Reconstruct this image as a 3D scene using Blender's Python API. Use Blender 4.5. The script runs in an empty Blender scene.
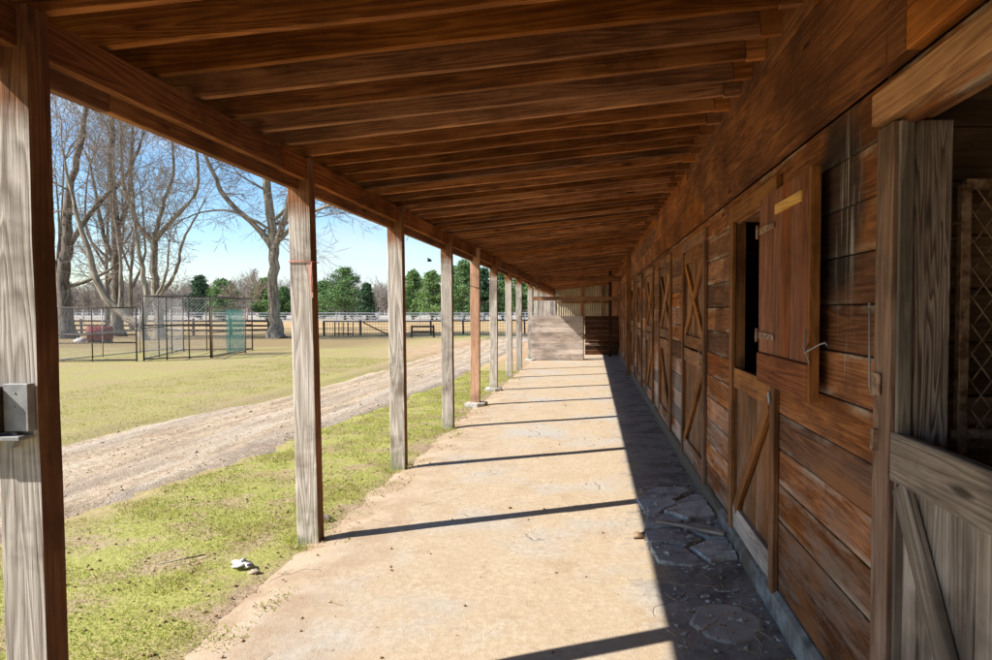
import bpy, math, random
from mathutils import Vector, Matrix, noise
random.seed(7)
S = bpy.context.scene
COL = S.collection
R = random.random
def U(a, b): return a + (b - a) * random.random()

# ------------------------------------------------------------------ mesh builder
class MB:
    def __init__(s): s.v = []; s.f = []; s.g = []; s.r = []; s.sm = []; s.e = []
    def add(s, vs, fs, gs=None, rnd=None, smooth=False, es=None):
        b = len(s.v); s.v += [tuple(p) for p in vs]
        s.g += [tuple(q) for q in (gs if gs else vs)]
        rr = R() if rnd is None else rnd
        s.r += [rr] * len(vs); s.e += es if es else [0.0] * len(vs)
        for f in fs: s.f.append(tuple(b + i for i in f)); s.sm.append(smooth)
    def board(s, p, q, w, t, side=None, seg=1, jit=0.0, rnd=None, taper=1.0):
        """board from p to q; w = size along 'side' axis, t = size along the third axis"""
        p = Vector(p); q = Vector(q); d = (q - p); L = d.length; d.normalize()
        a = Vector(side if side else (0, 0, 1)); a = (a - d * a.dot(d)).normalized(); b = d.cross(a)
        off = Vector((U(0, 40), U(0, 40), U(0, 40)))
        vs = []; gs = []
        for i in range(seg + 1):
            k = i / seg; c = p.lerp(q, k)
            if jit: c = c + a * U(-jit, jit) + b * U(-jit, jit)
            tw = 1 + (taper - 1) * k
            for (sa, sb) in ((-1, -1), (1, -1), (1, 1), (-1, 1)):
                vs.append(c + a * (sa * w / 2 * tw) + b * (sb * t / 2 * tw))
                gs.append(Vector((k * L, sa * w / 2, sb * t / 2)) + off)
        fs = [(0, 1, 2, 3), tuple(seg * 4 + i for i in (3, 2, 1, 0))]
        for i in range(seg):
            for j in range(4):
                j2 = (j + 1) % 4
                fs.append((i * 4 + j, (i + 1) * 4 + j, (i + 1) * 4 + j2, i * 4 + j2))
        s.add(vs, fs, gs, rnd, False, [-1.0, 1.0, 1.0, -1.0] * (seg + 1))
    def tube(s, pts, rad, n=8, rnd=None, cap=True):
        pts = [Vector(p) for p in pts]
        if not hasattr(rad, '__len__'): rad = [rad] * len(pts)
        vs = []; fs = []; gs = []; L = 0; off = Vector((U(0, 40), U(0, 40), 0))
        ref = Vector((0.31, 0.17, 0.93))
        for i, p in enumerate(pts):
            d = (pts[min(i + 1, len(pts) - 1)] - pts[max(i - 1, 0)]).normalized()
            if abs(d.dot(ref)) > .95: ref = Vector((0.9, 0.3, 0.1))
            a = (ref - d * ref.dot(d)).normalized(); b = d.cross(a)
            if i: L += (p - pts[i - 1]).length
            for j in range(n):
                an = 2 * math.pi * j / n; o = a * math.cos(an) + b * math.sin(an)
                vs.append(p + o * rad[i]); gs.append(off + Vector((L, math.cos(an) * rad[i], math.sin(an) * rad[i])))
        for i in range(len(pts) - 1):
            for j in range(n):
                j2 = (j + 1) % n
                fs.append((i * n + j, i * n + j2, (i + 1) * n + j2, (i + 1) * n + j))
        if cap and n > 3:
            fs.append(tuple(range(n - 1, -1, -1))); fs.append(tuple((len(pts) - 1) * n + j for j in range(n)))
        s.add(vs, fs, gs, rnd, True)
    def slab(s, poly, z0, z1, rnd=None, jz=0.0):
        """flat irregular slab with rough edge: poly list of (x,y)"""
        n = len(poly); cx = sum(p[0] for p in poly) / n; cy = sum(p[1] for p in poly) / n
        vs = [(x, y, z0) for x, y in poly]
        vs += [(x, y, z1 - .006 + U(-jz, jz)) for x, y in poly]
        vs += [(cx + (x - cx) * .9, cy + (y - cy) * .9, z1 + U(-jz, jz)) for x, y in poly]
        vs.append((cx, cy, z1))
        fs = [tuple(range(n - 1, -1, -1))]
        for i in range(n):
            j = (i + 1) % n
            fs += [(i, j, n + j, n + i), (n + i, n + j, 2 * n + j, 2 * n + i), (2 * n + i, 2 * n + j, 3 * n)]
        s.add(vs, fs, None, rnd)
    def blob(s, c, rx, ry, rz, rough=.2, n=8, m=5, rnd=None, smooth=True):
        c = Vector(c); vs = []; fs = []; ph = U(0, 99)
        for i in range(m + 1):
            th = math.pi * i / m
            for j in range(n):
                an = 2 * math.pi * j / n
                d = Vector((math.sin(th) * math.cos(an), math.sin(th) * math.sin(an), math.cos(th)))
                k = 1 + rough * noise.noise(d * 1.7 + Vector((ph, 0, 0))) * 2
                vs.append(c + Vector((d.x * rx * k, d.y * ry * k, d.z * rz * k)))
        for i in range(m):
            for j in range(n):
                j2 = (j + 1) % n
                fs.append((i * n + j, (i + 1) * n + j, (i + 1) * n + j2, i * n + j2))
        s.add(vs, fs, None, rnd, smooth)
    def build(s, name, mat, parent=None, bevel=0.0):
        me = bpy.data.meshes.new(name); me.from_pydata(s.v, [], s.f)
        at = me.attributes.new('gc', 'FLOAT_VECTOR', 'POINT'); at.data.foreach_set('vector', [c for g in s.g for c in g])
        ar = me.attributes.new('rnd', 'FLOAT', 'POINT'); ar.data.foreach_set('value', s.r)
        ae = me.attributes.new('ev', 'FLOAT', 'POINT'); ae.data.foreach_set('value', s.e)
        me.polygons.foreach_set('use_smooth', s.sm)
        me.materials.append(mat); me.update()
        o = bpy.data.objects.new(name, me); COL.objects.link(o)
        if parent: o.parent = parent
        if bevel:
            b = o.modifiers.new('bevel', 'BEVEL'); b.width = bevel; b.segments = 1; b.limit_method = 'ANGLE'; b.angle_limit = .9
        return o

def tag(o, label=None, cat=None, group=None, kind=None):
    if label: o['label'] = label
    if cat: o['category'] = cat
    if group: o['group'] = group
    if kind: o['kind'] = kind
    return o
def empty(name, loc=(0, 0, 0), rz=0):
    o = bpy.data.objects.new(name, None); COL.objects.link(o); o.location = loc; o.rotation_euler = (0, 0, rz)
    o.empty_display_size = .2
    return o
def children(o): return [c for c in COL.objects if c.parent == o]
def copy_tree(o, parent=None):
    c = o.copy(); COL.objects.link(c); c.parent = parent
    for ch in children(o): copy_tree(ch, c)
    return c

# ------------------------------------------------------------------ node helpers
class NT:
    def __init__(s, name):
        s.m = bpy.data.materials.new(name); s.m.use_nodes = True; s.t = s.m.node_tree; s.t.nodes.clear()
        s.out = s.t.nodes.new('ShaderNodeOutputMaterial')
        s.b = s.t.nodes.new('ShaderNodeBsdfPrincipled'); s.t.links.new(s.b.outputs[0], s.out.inputs[0])
        s.set(s.b.inputs['Specular IOR Level'], .15)
    def n(s, k): return s.t.nodes.new(k)
    def set(s, inp, v):
        if isinstance(v, bpy.types.NodeSocket): s.t.links.new(v, inp)
        elif isinstance(v, (tuple, list)) and inp.type == 'RGBA' and len(v) == 3: inp.default_value = (*v, 1)
        else: inp.default_value = v
    def attr(s, name):
        a = s.n('ShaderNodeAttribute'); a.attribute_name = name; return a
    def pos(s): return s.n('ShaderNodeNewGeometry').outputs['Position']
    def obj(s): return s.n('ShaderNodeTexCoord').outputs['Object']
    def vmul(s, v, k):
        m = s.n('ShaderNodeVectorMath'); m.operation = 'MULTIPLY'; s.set(m.inputs[0], v); m.inputs[1].default_value = k; return m.outputs[0]
    def noise(s, v, sc=1, det=4, rough=.55, dist=0):
        m = s.n('ShaderNodeTexNoise'); s.set(m.inputs['Vector'], v); m.inputs['Scale'].default_value = sc
        m.inputs['Detail'].default_value = det; m.inputs['Roughness'].default_value = rough; m.inputs['Distortion'].default_value = dist
        return m.outputs[0]
    def vor(s, v, sc=1, feat='F1'):
        m = s.n('ShaderNodeTexVoronoi'); m.feature = feat; s.set(m.inputs['Vector'], v); m.inputs['Scale'].default_value = sc; return m
    def math(s, op, a, b=0.0, c=0.0, clamp=False):
        m = s.n('ShaderNodeMath'); m.operation = op; m.use_clamp = clamp
        for i, x in enumerate((a, b, c)): s.set(m.inputs[i], x)
        return m.outputs[0]
    def rng(s, v, a, b, c=0.0, d=1.0):
        m = s.n('ShaderNodeMapRange'); s.set(m.inputs[0], v)
        for i, x in enumerate((a, b, c, d)): m.inputs[i + 1].default_value = x
        return m.outputs[0]
    def mix(s, f, a, b, mode='MIX'):
        m = s.n('ShaderNodeMix'); m.data_type = 'RGBA'; m.blend_type = mode
        s.set(m.inputs[0], f); s.set(m.inputs[6], a); s.set(m.inputs[7], b); return m.outputs[2]
    def ramp(s, f, stops):
        m = s.n('ShaderNodeValToRGB'); s.set(m.inputs[0], f); e = m.color_ramp.elements
        while len(e) < len(stops): e.new(.5)
        for i, (p, c) in enumerate(stops): e[i].position = p; e[i].color = (*c, 1)
        return m.outputs[0]
    def sep(s, v):
        m = s.n('ShaderNodeSeparateXYZ'); s.set(m.inputs[0], v); return m.outputs
    def bump(s, h, st=.3, d=.01):
        m = s.n('ShaderNodeBump'); m.inputs['Strength'].default_value = st; m.inputs['Distance'].default_value = d
        s.set(m.inputs['Height'], h); s.set(s.b.inputs['Normal'], m.outputs[0])
    def done(s, col, rough=.8):
        s.set(s.b.inputs['Base Color'], col); s.set(s.b.inputs['Roughness'], rough); return s.m

def wood(name, dark, mid, light, grey=None, gamt=None, var=.45, ring=.55, extra=None, rough=.86, bump=.45, lowwear=0.0, edge=0.0, k=1.0, checks=.5, nails=False, fs=1.0):
    dark, mid, light = (tuple(min(.8, c * k) for c in q) for q in (dark, mid, light))
    t = NT(name); gc = t.attr('gc').outputs['Vector']; rnd = t.attr('rnd').outputs['Fac']; ev = t.attr('ev').outputs['Fac']
    fig = t.noise(t.vmul(gc, (.42 * fs, 6.5 * fs, 6.5 * fs)), 1.0, 2.5, .5, .25)
    rings = t.math('FRACT', t.math('MULTIPLY', fig, 17.0))
    rings = t.math('MULTIPLY', t.rng(rings, 0, .8), t.rng(rings, .75, 1, 1, 0))      # sharp late wood, slow early wood
    fib = t.noise(t.vmul(gc, (3.5, 170, 170)), 1, 4, .7)
    fib2 = t.noise(t.vmul(gc, (1.2, 38, 38)), 1, 4, .65)
    blot = t.noise(t.vmul(gc, (1.1, 2.6, 2.6)), 1.0, 5, .66)
    mixv = t.math('ADD', t.math('MULTIPLY', rings, ring * .8), t.math('MULTIPLY', t.math('ADD', t.rng(fib, .3, .7), t.rng(fib2, .28, .72)), .5 * (1 - ring * .8)))
    base = t.ramp(mixv, [(.1, dark), (.5, mid), (.95, light)])
    base = t.mix(t.math('MULTIPLY', t.rng(blot, .49, .66), .8), base, tuple(c * .4 for c in mid))
    base = t.mix(t.math('MULTIPLY', t.rng(blot, .47, .33), .6), base, light)
    kn = t.vor(t.vmul(gc, (1.4, 6, 6)), 1.0)
    base = t.mix(t.math('MULTIPLY', t.rng(kn.outputs['Distance'], .05, .10, 1, 0), .85), base, tuple(c * .4 for c in dark))
    if grey:
        g = t.ramp(mixv, [(.12, grey[0]), (.75, grey[1])])
        base = t.mix(gamt(t) if gamt else .5, base, g)
    # drying checks: thin dark splits along the grain
    ck = t.noise(t.vmul(gc, (.9, 60, 60)), 1, 2, .5); cl = t.math('MULTIPLY', t.rng(ck, .66, .70), t.rng(t.noise(t.vmul(gc, (1.5, 9, 9)), 1, 2), .5, .6))
    base = t.mix(t.math('MULTIPLY', cl, checks), base, tuple(c * .35 for c in dark))
    if edge:
        n = t.noise(t.vmul(gc, (2.2, 9, 9)), 1, 5, .65)
        e = t.math('MULTIPLY', t.rng(t.math('ABSOLUTE', ev), .6, .99), t.rng(n, .49, .6))
        base = t.mix(t.math('MULTIPLY', e, edge), base, (.46, .37, .29))
        e2 = t.math('MULTIPLY', t.rng(t.math('ABSOLUTE', ev), .90, 1.0), .35)
        base = t.mix(e2, base, tuple(c * .4 for c in dark))
    # broad worn and soiled areas that run across several boards
    big = t.noise(t.vmul(t.pos(), (1, .9, 1.3)), 1.0, 5, .7)
    base = t.mix(t.math('MULTIPLY', t.rng(big, .52, .64), .6), base, tuple(c * .3 for c in mid))
    speck = t.noise(t.vmul(gc, (5, 70, 70)), 1, 4, .7)
    base = t.mix(t.math('MULTIPLY', t.rng(speck, .62, .72), .25), base, tuple(min(.7, c * 1.25 + .05) for c in light))
    base = t.mix(t.math('MULTIPLY', t.rng(speck, .38, .3), .35), base, tuple(c * .35 for c in dark))
    if nails:
        py = t.sep(t.pos())[1]
        dy = t.math('MULTIPLY', t.math('SUBTRACT', t.math('FRACT', t.math('ADD', t.math('DIVIDE', py, .61), t.math('MULTIPLY', rnd, .03))), .5), .61)
        de = t.math('MULTIPLY', t.math('SUBTRACT', t.math('ABSOLUTE', ev), .62), .09)
        d = t.math('SQRT', t.math('ADD', t.math('MULTIPLY', dy, dy), t.math('MULTIPLY', de, de)))
        base = t.mix(t.rng(d, .0035, .005, .9, 0), base, (.02, .015, .012))
        st = t.math('MULTIPLY', t.rng(t.math('ABSOLUTE', dy), .003, .009, .5, 0), t.rng(t.noise(t.vmul(t.pos(), (1, 3, 9)), 1, 3), .48, .6))
        base = t.mix(st, base, (.05, .028, .02))
    if lowwear:
        p = t.sep(t.pos()); lo = t.rng(p[2], .05, 1.15, 1, 0)
        w = t.rng(t.noise(t.vmul(gc, (1.6, 9, 9)), 1, 6, .7), .46, .6)
        w = t.math('MULTIPLY', t.math('MULTIPLY', lo, w), lowwear)
        base = t.mix(w, base, (.45, .37, .30))
    if extra: base = extra(t, base)
    v = t.rng(rnd, 0, 1, 1 - var, 1 + var * .8)
    hsv = t.n('ShaderNodeHueSaturation'); t.set(hsv.inputs['Color'], base); t.set(hsv.inputs['Value'], v)
    t.set(hsv.inputs['Saturation'], t.rng(t.math('FRACT', t.math('MULTIPLY', rnd, 7.31)), 0, 1, .92, 1.14) if not grey else .96); hsv.inputs['Hue'].default_value = .5 if grey else .4955
    h = t.math('SUBTRACT', t.math('ADD', t.math('MULTIPLY', rings, .45), t.math('ADD', fib, t.math('MULTIPLY', fib2, .8))), t.math('MULTIPLY', cl, 1.2))
    t.bump(h, bump, .006)
    return t.done(hsv.outputs[0], rough)

def plain(name, col, rough=.6, metal=0.0, nz=.25, sc=8, col2=None):
    t = NT(name); n = t.noise(t.obj(), sc, 5, .6)
    c = t.mix(t.rng(n, .35, .65), tuple(x * (1 - nz) for x in col), col2 or tuple(min(1, x * (1 + nz)) for x in col))
    t.b.inputs['Metallic'].default_value = metal
    t.bump(n, .2, .01)
    return t.done(c, rough)

def spot(t, cy, cz, ry, rz, soft=.5):
    """1 inside a noisy ellipse on the wall plane"""
    p = t.sep(t.pos())
    a = t.math('POWER', t.math('ABSOLUTE', t.math('DIVIDE', t.math('SUBTRACT', p[1], cy), ry)), 2)
    b = t.math('POWER', t.math('ABSOLUTE', t.math('DIVIDE', t.math('SUBTRACT', p[2], cz), rz)), 2)
    d = t.math('ADD', t.math('ADD', a, b), t.rng(t.noise(t.pos(), 5, 4, .6), 0, 1, -.8, .8))
    return t.rng(d, 1 - soft, 1 + soft, 1, 0)

def wall_extra(t, base):
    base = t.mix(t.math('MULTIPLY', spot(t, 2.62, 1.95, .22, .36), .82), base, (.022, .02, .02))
    drip = t.noise(t.vmul(t.pos(), (1, 26, 1.6)), 1, 3, .6)
    dm = t.math('MULTIPLY', spot(t, 2.52, 1.78, .12, .45), t.rng(drip, .52, .66))
    base = t.mix(t.math('MULTIPLY', dm, .7), base, (.42, .38, .34))
    base = t.mix(t.math('MULTIPLY', spot(t, 2.5, .88, .38, .035), .8), base, (.46, .19, .06))
    base = t.mix(t.math('MULTIPLY', spot(t, 7.45, .55, .3, .4), .6), base, (.5, .43, .37))
    base = t.mix(t.math('MULTIPLY', spot(t, 9.85, .5, .3, .4), .6), base, (.5, .43, .37))
    base = t.mix(t.math('MULTIPLY', spot(t, 5.2, 1.15, .1, .1), .7), base, (.26, .07, .04))
    return base

M = {}
M['barn'] = wood('barn_wood', (.055, .022, .010), (.235, .092, .034), (.47, .215, .09), extra=wall_extra, lowwear=.6, var=.5, edge=.85, ring=.38, nails=True)
M['header'] = wood('header_wood', (.07, .024, .009), (.26, .095, .028), (.52, .215, .065), var=.3, ring=.4, nails=True, fs=1.1)
M['door'] = wood('door_wood', (.09, .042, .02), (.22, .105, .045), (.42, .20, .085), lowwear=.5, var=.35, ring=.35)
M['shutter'] = wood('shutter_wood', (.085, .032, .015), (.25, .092, .040), (.42, .18, .085), var=.15, lowwear=0)
M['trim'] = wood('trim_wood', (.10, .055, .035), (.24, .14, .09), (.40, .27, .19), var=.1, ring=.5, lowwear=.4)
M['frame'] = wood('frame_wood', (.12, .055, .026), (.27, .13, .06), (.46, .24, .11), lowwear=.25, var=.3, ring=.35)
M['lintel'] = wood('lintel_wood', (.24, .10, .035), (.46, .22, .08), (.66, .36, .15), var=.1)
M['brace'] = wood('brace_wood', (.16, .065, .022), (.34, .15, .055), (.5, .26, .11), var=.3)
M['rafter'] = wood('rafter_wood', (.085, .034, .015), (.25, .105, .040), (.44, .205, .082), var=.42, k=1.22)
M['beam'] = wood('beam_wood', (.10, .036, .013), (.25, .10, .034), (.38, .17, .065), var=.2, k=1.2)
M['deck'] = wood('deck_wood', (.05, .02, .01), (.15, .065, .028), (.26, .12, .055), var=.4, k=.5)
M['stall'] = wood('stall_wood', (.1, .06, .035), (.22, .135, .085), (.34, .23, .15), var=.4, k=1.5)
M['pale'] = wood('pale_wood', (.28, .21, .165), (.56, .46, .38), (.72, .62, .53), var=.2, bump=.4, edge=.2)
M['grey'] = wood('grey_wood', (.12, .09, .068), (.33, .265, .212), (.52, .44, .37), var=.22, ring=.5, bump=.6)
M['jamb'] = wood('jamb_wood', (.13, .085, .07), (.36, .28, .24), (.50, .42, .37), var=.08, ring=1.15, bump=.5, fs=2.1)
M['golden'] = wood('golden_wood', (.5, .25, .07), (.7, .42, .14), (.8, .55, .25), var=.1)
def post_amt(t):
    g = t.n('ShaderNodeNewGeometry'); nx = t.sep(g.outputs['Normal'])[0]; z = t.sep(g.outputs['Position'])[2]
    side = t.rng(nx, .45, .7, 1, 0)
    up = t.rng(t.math('ADD', z, t.rng(t.noise(t.pos(), 6, 3), 0, 1, -.07, .07)), 2.12, 2.24, 1, .0)  # upper post browned: unweathered wood, plus the beam's shade put into the colour
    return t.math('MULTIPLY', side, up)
def post_extra(t, base):
    z = t.sep(t.pos())[2]
    m = t.math('MULTIPLY', t.rng(z, 0, .35, 1, 0), t.rng(t.noise(t.pos(), 9, 4), .4, .6))
    return t.mix(t.math('MULTIPLY', m, .7), base, (.16, .19, .07))
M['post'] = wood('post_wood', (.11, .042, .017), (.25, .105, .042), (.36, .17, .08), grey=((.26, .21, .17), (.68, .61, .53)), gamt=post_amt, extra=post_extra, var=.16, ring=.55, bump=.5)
M['post_new'] = wood('post_new_wood', (.34, .17, .09), (.6, .33, .18), (.75, .45, .27), var=.08, ring=.5)
M['roofing'] = plain('roofing', (.2, .2, .2), .7)
M['rust'] = plain('rust_metal', (.30, .16, .10), .75, .3, .5, 30, (.46, .30, .21))
M['galv'] = plain('galvanised', (.33, .325, .32), .7, .25, .15, 20)
M['steel'] = plain('steel_tube', (.34, .33, .32), .5, .4, .25, 15)
M['darksteel'] = plain('dark_steel_tube', (.1, .085, .075), .6, .4, .4, 15)
M['green'] = plain('teal_netting', (.16, .52, .42), .8, 0, .15, 3)
_t = M['green'].node_tree; _b = next(n for n in _t.nodes if n.type == 'BSDF_PRINCIPLED'); _b.inputs['Alpha'].default_value = .62
M['rail'] = wood('rail_wood', (.045, .035, .03), (.1, .075, .06), (.17, .13, .1), var=.3)
M['whitepaint'] = plain('white_paint', (.36, .39, .46), .6, 0, .05)
M['red'] = plain('red_tank_paint', (.22, .045, .04), .5, 0, .4, 6)
M['black'] = plain('black_rubber', (.02, .02, .02), .8, 0, .3)
def con_mat(name, a, b):
    t = NT(name); p = t.pos(); n = t.noise(p, 16, 6, .7)
    c = t.mix(t.rng(n, .35, .65), a, b)
    c = t.mix(t.math('MULTIPLY', t.rng(t.noise(p, 5.5, 6, .72), .5, .62), .6), c, (.17, .125, .085))
    c = t.mix(t.math('MULTIPLY', t.rng(t.vor(p, 70).outputs['Distance'], .2, .3, 1, 0), .5), c, (.12, .11, .10))
    t.bump(t.math('ADD', n, t.noise(p, 60, 4, .7)), .8, .012)
    return t.done(c, .95)
M['concrete'] = con_mat('concrete', (.36, .35, .335), (.56, .545, .52))
M['palecon'] = con_mat('pale_concrete', (.50, .47, .43), (.70, .67, .62))
M['patch'] = plain('smooth_concrete', (.42, .38, .32), .95, 0, .12, 5, (.50, .45, .38))
M['stone'] = plain('stone', (.34, .28, .21), .95, 0, .4, 20)
M['gravel'] = plain('gravel', (.44, .34, .24), .95, 0, .3, 20)
M['crumb'] = plain('crumb', (.3, .2, .12), .95, 0, .4, 20)
M['paper'] = plain('litter_paper', (.8, .8, .82), .6, 0, .08, 20)
M['paint_red'] = plain('red_string', (.62, .2, .14), .8, 0, .2, 20)
M['straw'] = plain('straw', (.5, .38, .2), .9, 0, .2, 20)
M['bird'] = plain('bird', (.03, .025, .025), .8)
M['panel'] = plain('fibreglass_panel', (.42, .35, .24), .7, 0, .2, 2)
def curb_mat():
    t = NT('curb_concrete'); p = t.pos()
    c = t.mix(t.rng(t.noise(p, 5, 5, .65), .4, .62), (.12, .11, .098), (.31, .29, .27))
    gr = t.math('ADD', t.noise(p, 2.2, 3), t.rng(t.sep(p)[1], 2.5, 6, 0, .3))
    c = t.mix(t.rng(gr, .55, .68), c, (.15, .11, .08))
    t.bump(t.noise(p, 30, 4), .5, .01)
    return t.done(c, .9)
M['curb'] = curb_mat()
def bark(name, a, b):
    t = NT(name); g = t.attr('gc').outputs['Vector']
    n = t.noise(t.vmul(g, (1.2, 7, 7)), 1.5, 5, .65)
    c = t.mix(t.rng(n, .38, .62), a, b); t.bump(n, .6, .04)
    return t.done(c, .9)
M['bark'] = bark('bark', (.14, .11, .08), (.42, .36, .27))
M['bark_dark'] = bark('bark_dark', (.08, .065, .05), (.24, .20, .16))
M['twig'] = bark('twig_bark', (.20, .16, .13), (.38, .31, .25))
M['twig_red'] = bark('twig_reddish', (.25, .205, .17), (.40, .34, .28))
def leaf(name, a, b):
    t = NT(name); r = t.attr('rnd').outputs['Fac']
    c = t.mix(r, a, b); c = t.mix(t.rng(t.noise(t.pos(), .5, 3), .4, .6), c, b)
    return t.done(c, .85)
M['pine'] = leaf('pine_needles', (.06, .12, .05), (.17, .275, .10))
M['pine_dark'] = leaf('dark_needles', (.03, .065, .035), (.07, .13, .065))
M['pine_light'] = leaf('light_needles', (.08, .15, .05), (.21, .32, .11))
def grass_mat():
    t = NT('grass_blades'); r = t.attr('rnd').outputs['Fac']
    c = t.ramp(r, [(0, (.24, .29, .05)), (.45, (.40, .43, .085)), (.72, (.50, .48, .15)), (.86, (.58, .49, .27)), (1, (.42, .30, .17))])
    t.b.inputs['Specular IOR Level'].default_value = .1
    tr = t.n('ShaderNodeBsdfTranslucent'); t.set(tr.inputs[0], c); mx_ = t.n('ShaderNodeMixShader'); mx_.inputs[0].default_value = .5
    t.t.links.new(t.b.outputs[0], mx_.inputs[1]); t.t.links.new(tr.outputs[0], mx_.inputs[2]); t.t.links.new(mx_.outputs[0], t.out.inputs[0])
    return t.done(c, .8)
M['grass'] = grass_mat()

def ground_mat():
    t = NT('ground'); p = t.pos(); x, y, z = t.sep(p)
    n1 = t.noise(p, .35, 5, .6); n2 = t.noise(p, 2.3, 6, .65); n3 = t.noise(p, 22, 4, .7); n4 = t.noise(p, 90, 3, .7)
    green = t.mix(t.rng(n3, .3, .7), (.25, .265, .055), (.45, .43, .13))
    green = t.mix(t.rng(n4, .45, .75), green, (.42, .37, .17))
    dirt = t.mix(t.rng(n3, .35, .65), (.30, .205, .13), (.48, .36, .24))
    straw = t.mix(t.rng(n3, .3, .7), (.29, .205, .105), (.45, .35, .19))
    near = t.mix(t.math('MULTIPLY', t.rng(n2, .47, .60), .85), green, t.mix(t.rng(n1, .4, .6), dirt, straw))                       # strip beside the walk
    # towards the slab: bare soil
    e = t.math('ADD', x, t.rng(n2, 0, 1, -.45, .45))
    rd = t.math('ADD', x, t.rng(n2, 0, 1, -.5, .5))
    near = t.mix(t.math('MULTIPLY', t.rng(rd, -3.5, -3.8), .8), near, straw)
    near = t.mix(t.rng(e, -2.15, -1.8), near, dirt)
    mid = t.mix(t.rng(t.math('ADD', n1, t.math('MULTIPLY', n2, .5)), .55, .85), t.mix(.3, green, straw), t.mix(.75, green, straw))
    pt_ = t.noise(t.vmul(p, (1, .6, 1)), .9, 6, .7)
    mid = t.mix(t.math('MULTIPLY', t.rng(pt_, .5, .62), .7), mid, t.mix(.6, straw, dirt))
    col = t.mix(t.rng(x, -5.0, -4.8, 1, 0), near, mid)
    # leafy brown ground in the pen and under the trees
    d = t.math('ADD', y, t.rng(n1, 0, 1, -7, 7))
    lv = t.math('MULTIPLY', t.rng(d, 24, 29), t.rng(x, -11, -8.5, 1, 0))
    col = t.mix(t.math('MULTIPLY', lv, .7), col, t.mix(t.rng(n3, .35, .65), (.16, .10, .06), (.35, .25, .14)))
    # sandy yard at the far end of the road
    ys = t.math('ADD', y, t.math('ADD', t.math('MULTIPLY', x, 1.0), t.rng(n1, 0, 1, -4, 4)))
    yard = t.math('MULTIPLY', t.rng(ys, 13, 19), t.rng(y, 34, 38, 1, 0))
    yard = t.math('MULTIPLY', yard, t.rng(x, -9, -6.5))
    col = t.mix(yard, col, t.mix(t.rng(n2, .35, .65), (.40, .26, .15), (.52, .38, .25)))
    far = t.mix(t.rng(n1, .4, .6), (.42, .28, .14), (.50, .36, .19))
    col = t.mix(t.rng(d, 42, 50), col, far)
    col = t.mix(t.rng(y, 92, 110), col, (.44, .38, .30))
    t.bump(t.math('ADD', t.math('MULTIPLY', n3, .7), t.math('MULTIPLY', n4, .3)), .8, .03)
    t.b.inputs['Specular IOR Level'].default_value = .05
    return t.done(col, .95)
def road_mat():
    t = NT('dirt_road'); p = t.pos(); x, y, z = t.sep(p)
    n2 = t.noise(p, 1.1, 5, .65); n3 = t.noise(p, 14, 5, .7); n4 = t.noise(p, 70, 3, .7)
    lane = t.math('SINE', t.math('MULTIPLY', t.math('ADD', x, t.rng(n2, 0, 1, -.35, .35)), 5.2))
    c = t.mix(t.rng(n3, .36, .64), (.41, .30, .19), (.65, .51, .35))
    c = t.mix(t.math('MULTIPLY', t.rng(lane, .1, .9), .65), c, t.mix(t.rng(n4, .4, .6), (.36, .28, .205), (.60, .49, .37)))
    c = t.mix(t.rng(n2, .56, .7), c, (.34, .22, .13))
    rut = t.noise(t.vmul(p, (4.5, .28, 1)), 1.0, 4, .6, .2)
    c = t.mix(t.math('MULTIPLY', t.rng(rut, .5, .6), .55), c, (.33, .255, .19))
    c = t.mix(t.math('MULTIPLY', t.rng(rut, .47, .38), .5), c, (.62, .53, .42))
    # blue-grey gravel band on the near edge
    g = t.rng(t.math('ADD', x, t.rng(n2, 0, 1, -.3, .3)), -4.2, -3.9)
    c = t.mix(t.math('MULTIPLY', g, .2), c, t.mix(t.rng(n4, .35, .65), (.2, .2, .21), (.52, .51, .52)))
    t.bump(t.math('ADD', n3, t.math('MULTIPLY', n4, .5)), .9, .035)
    t.b.inputs['Specular IOR Level'].default_value = .05
    return t.done(c, .95)
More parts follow.
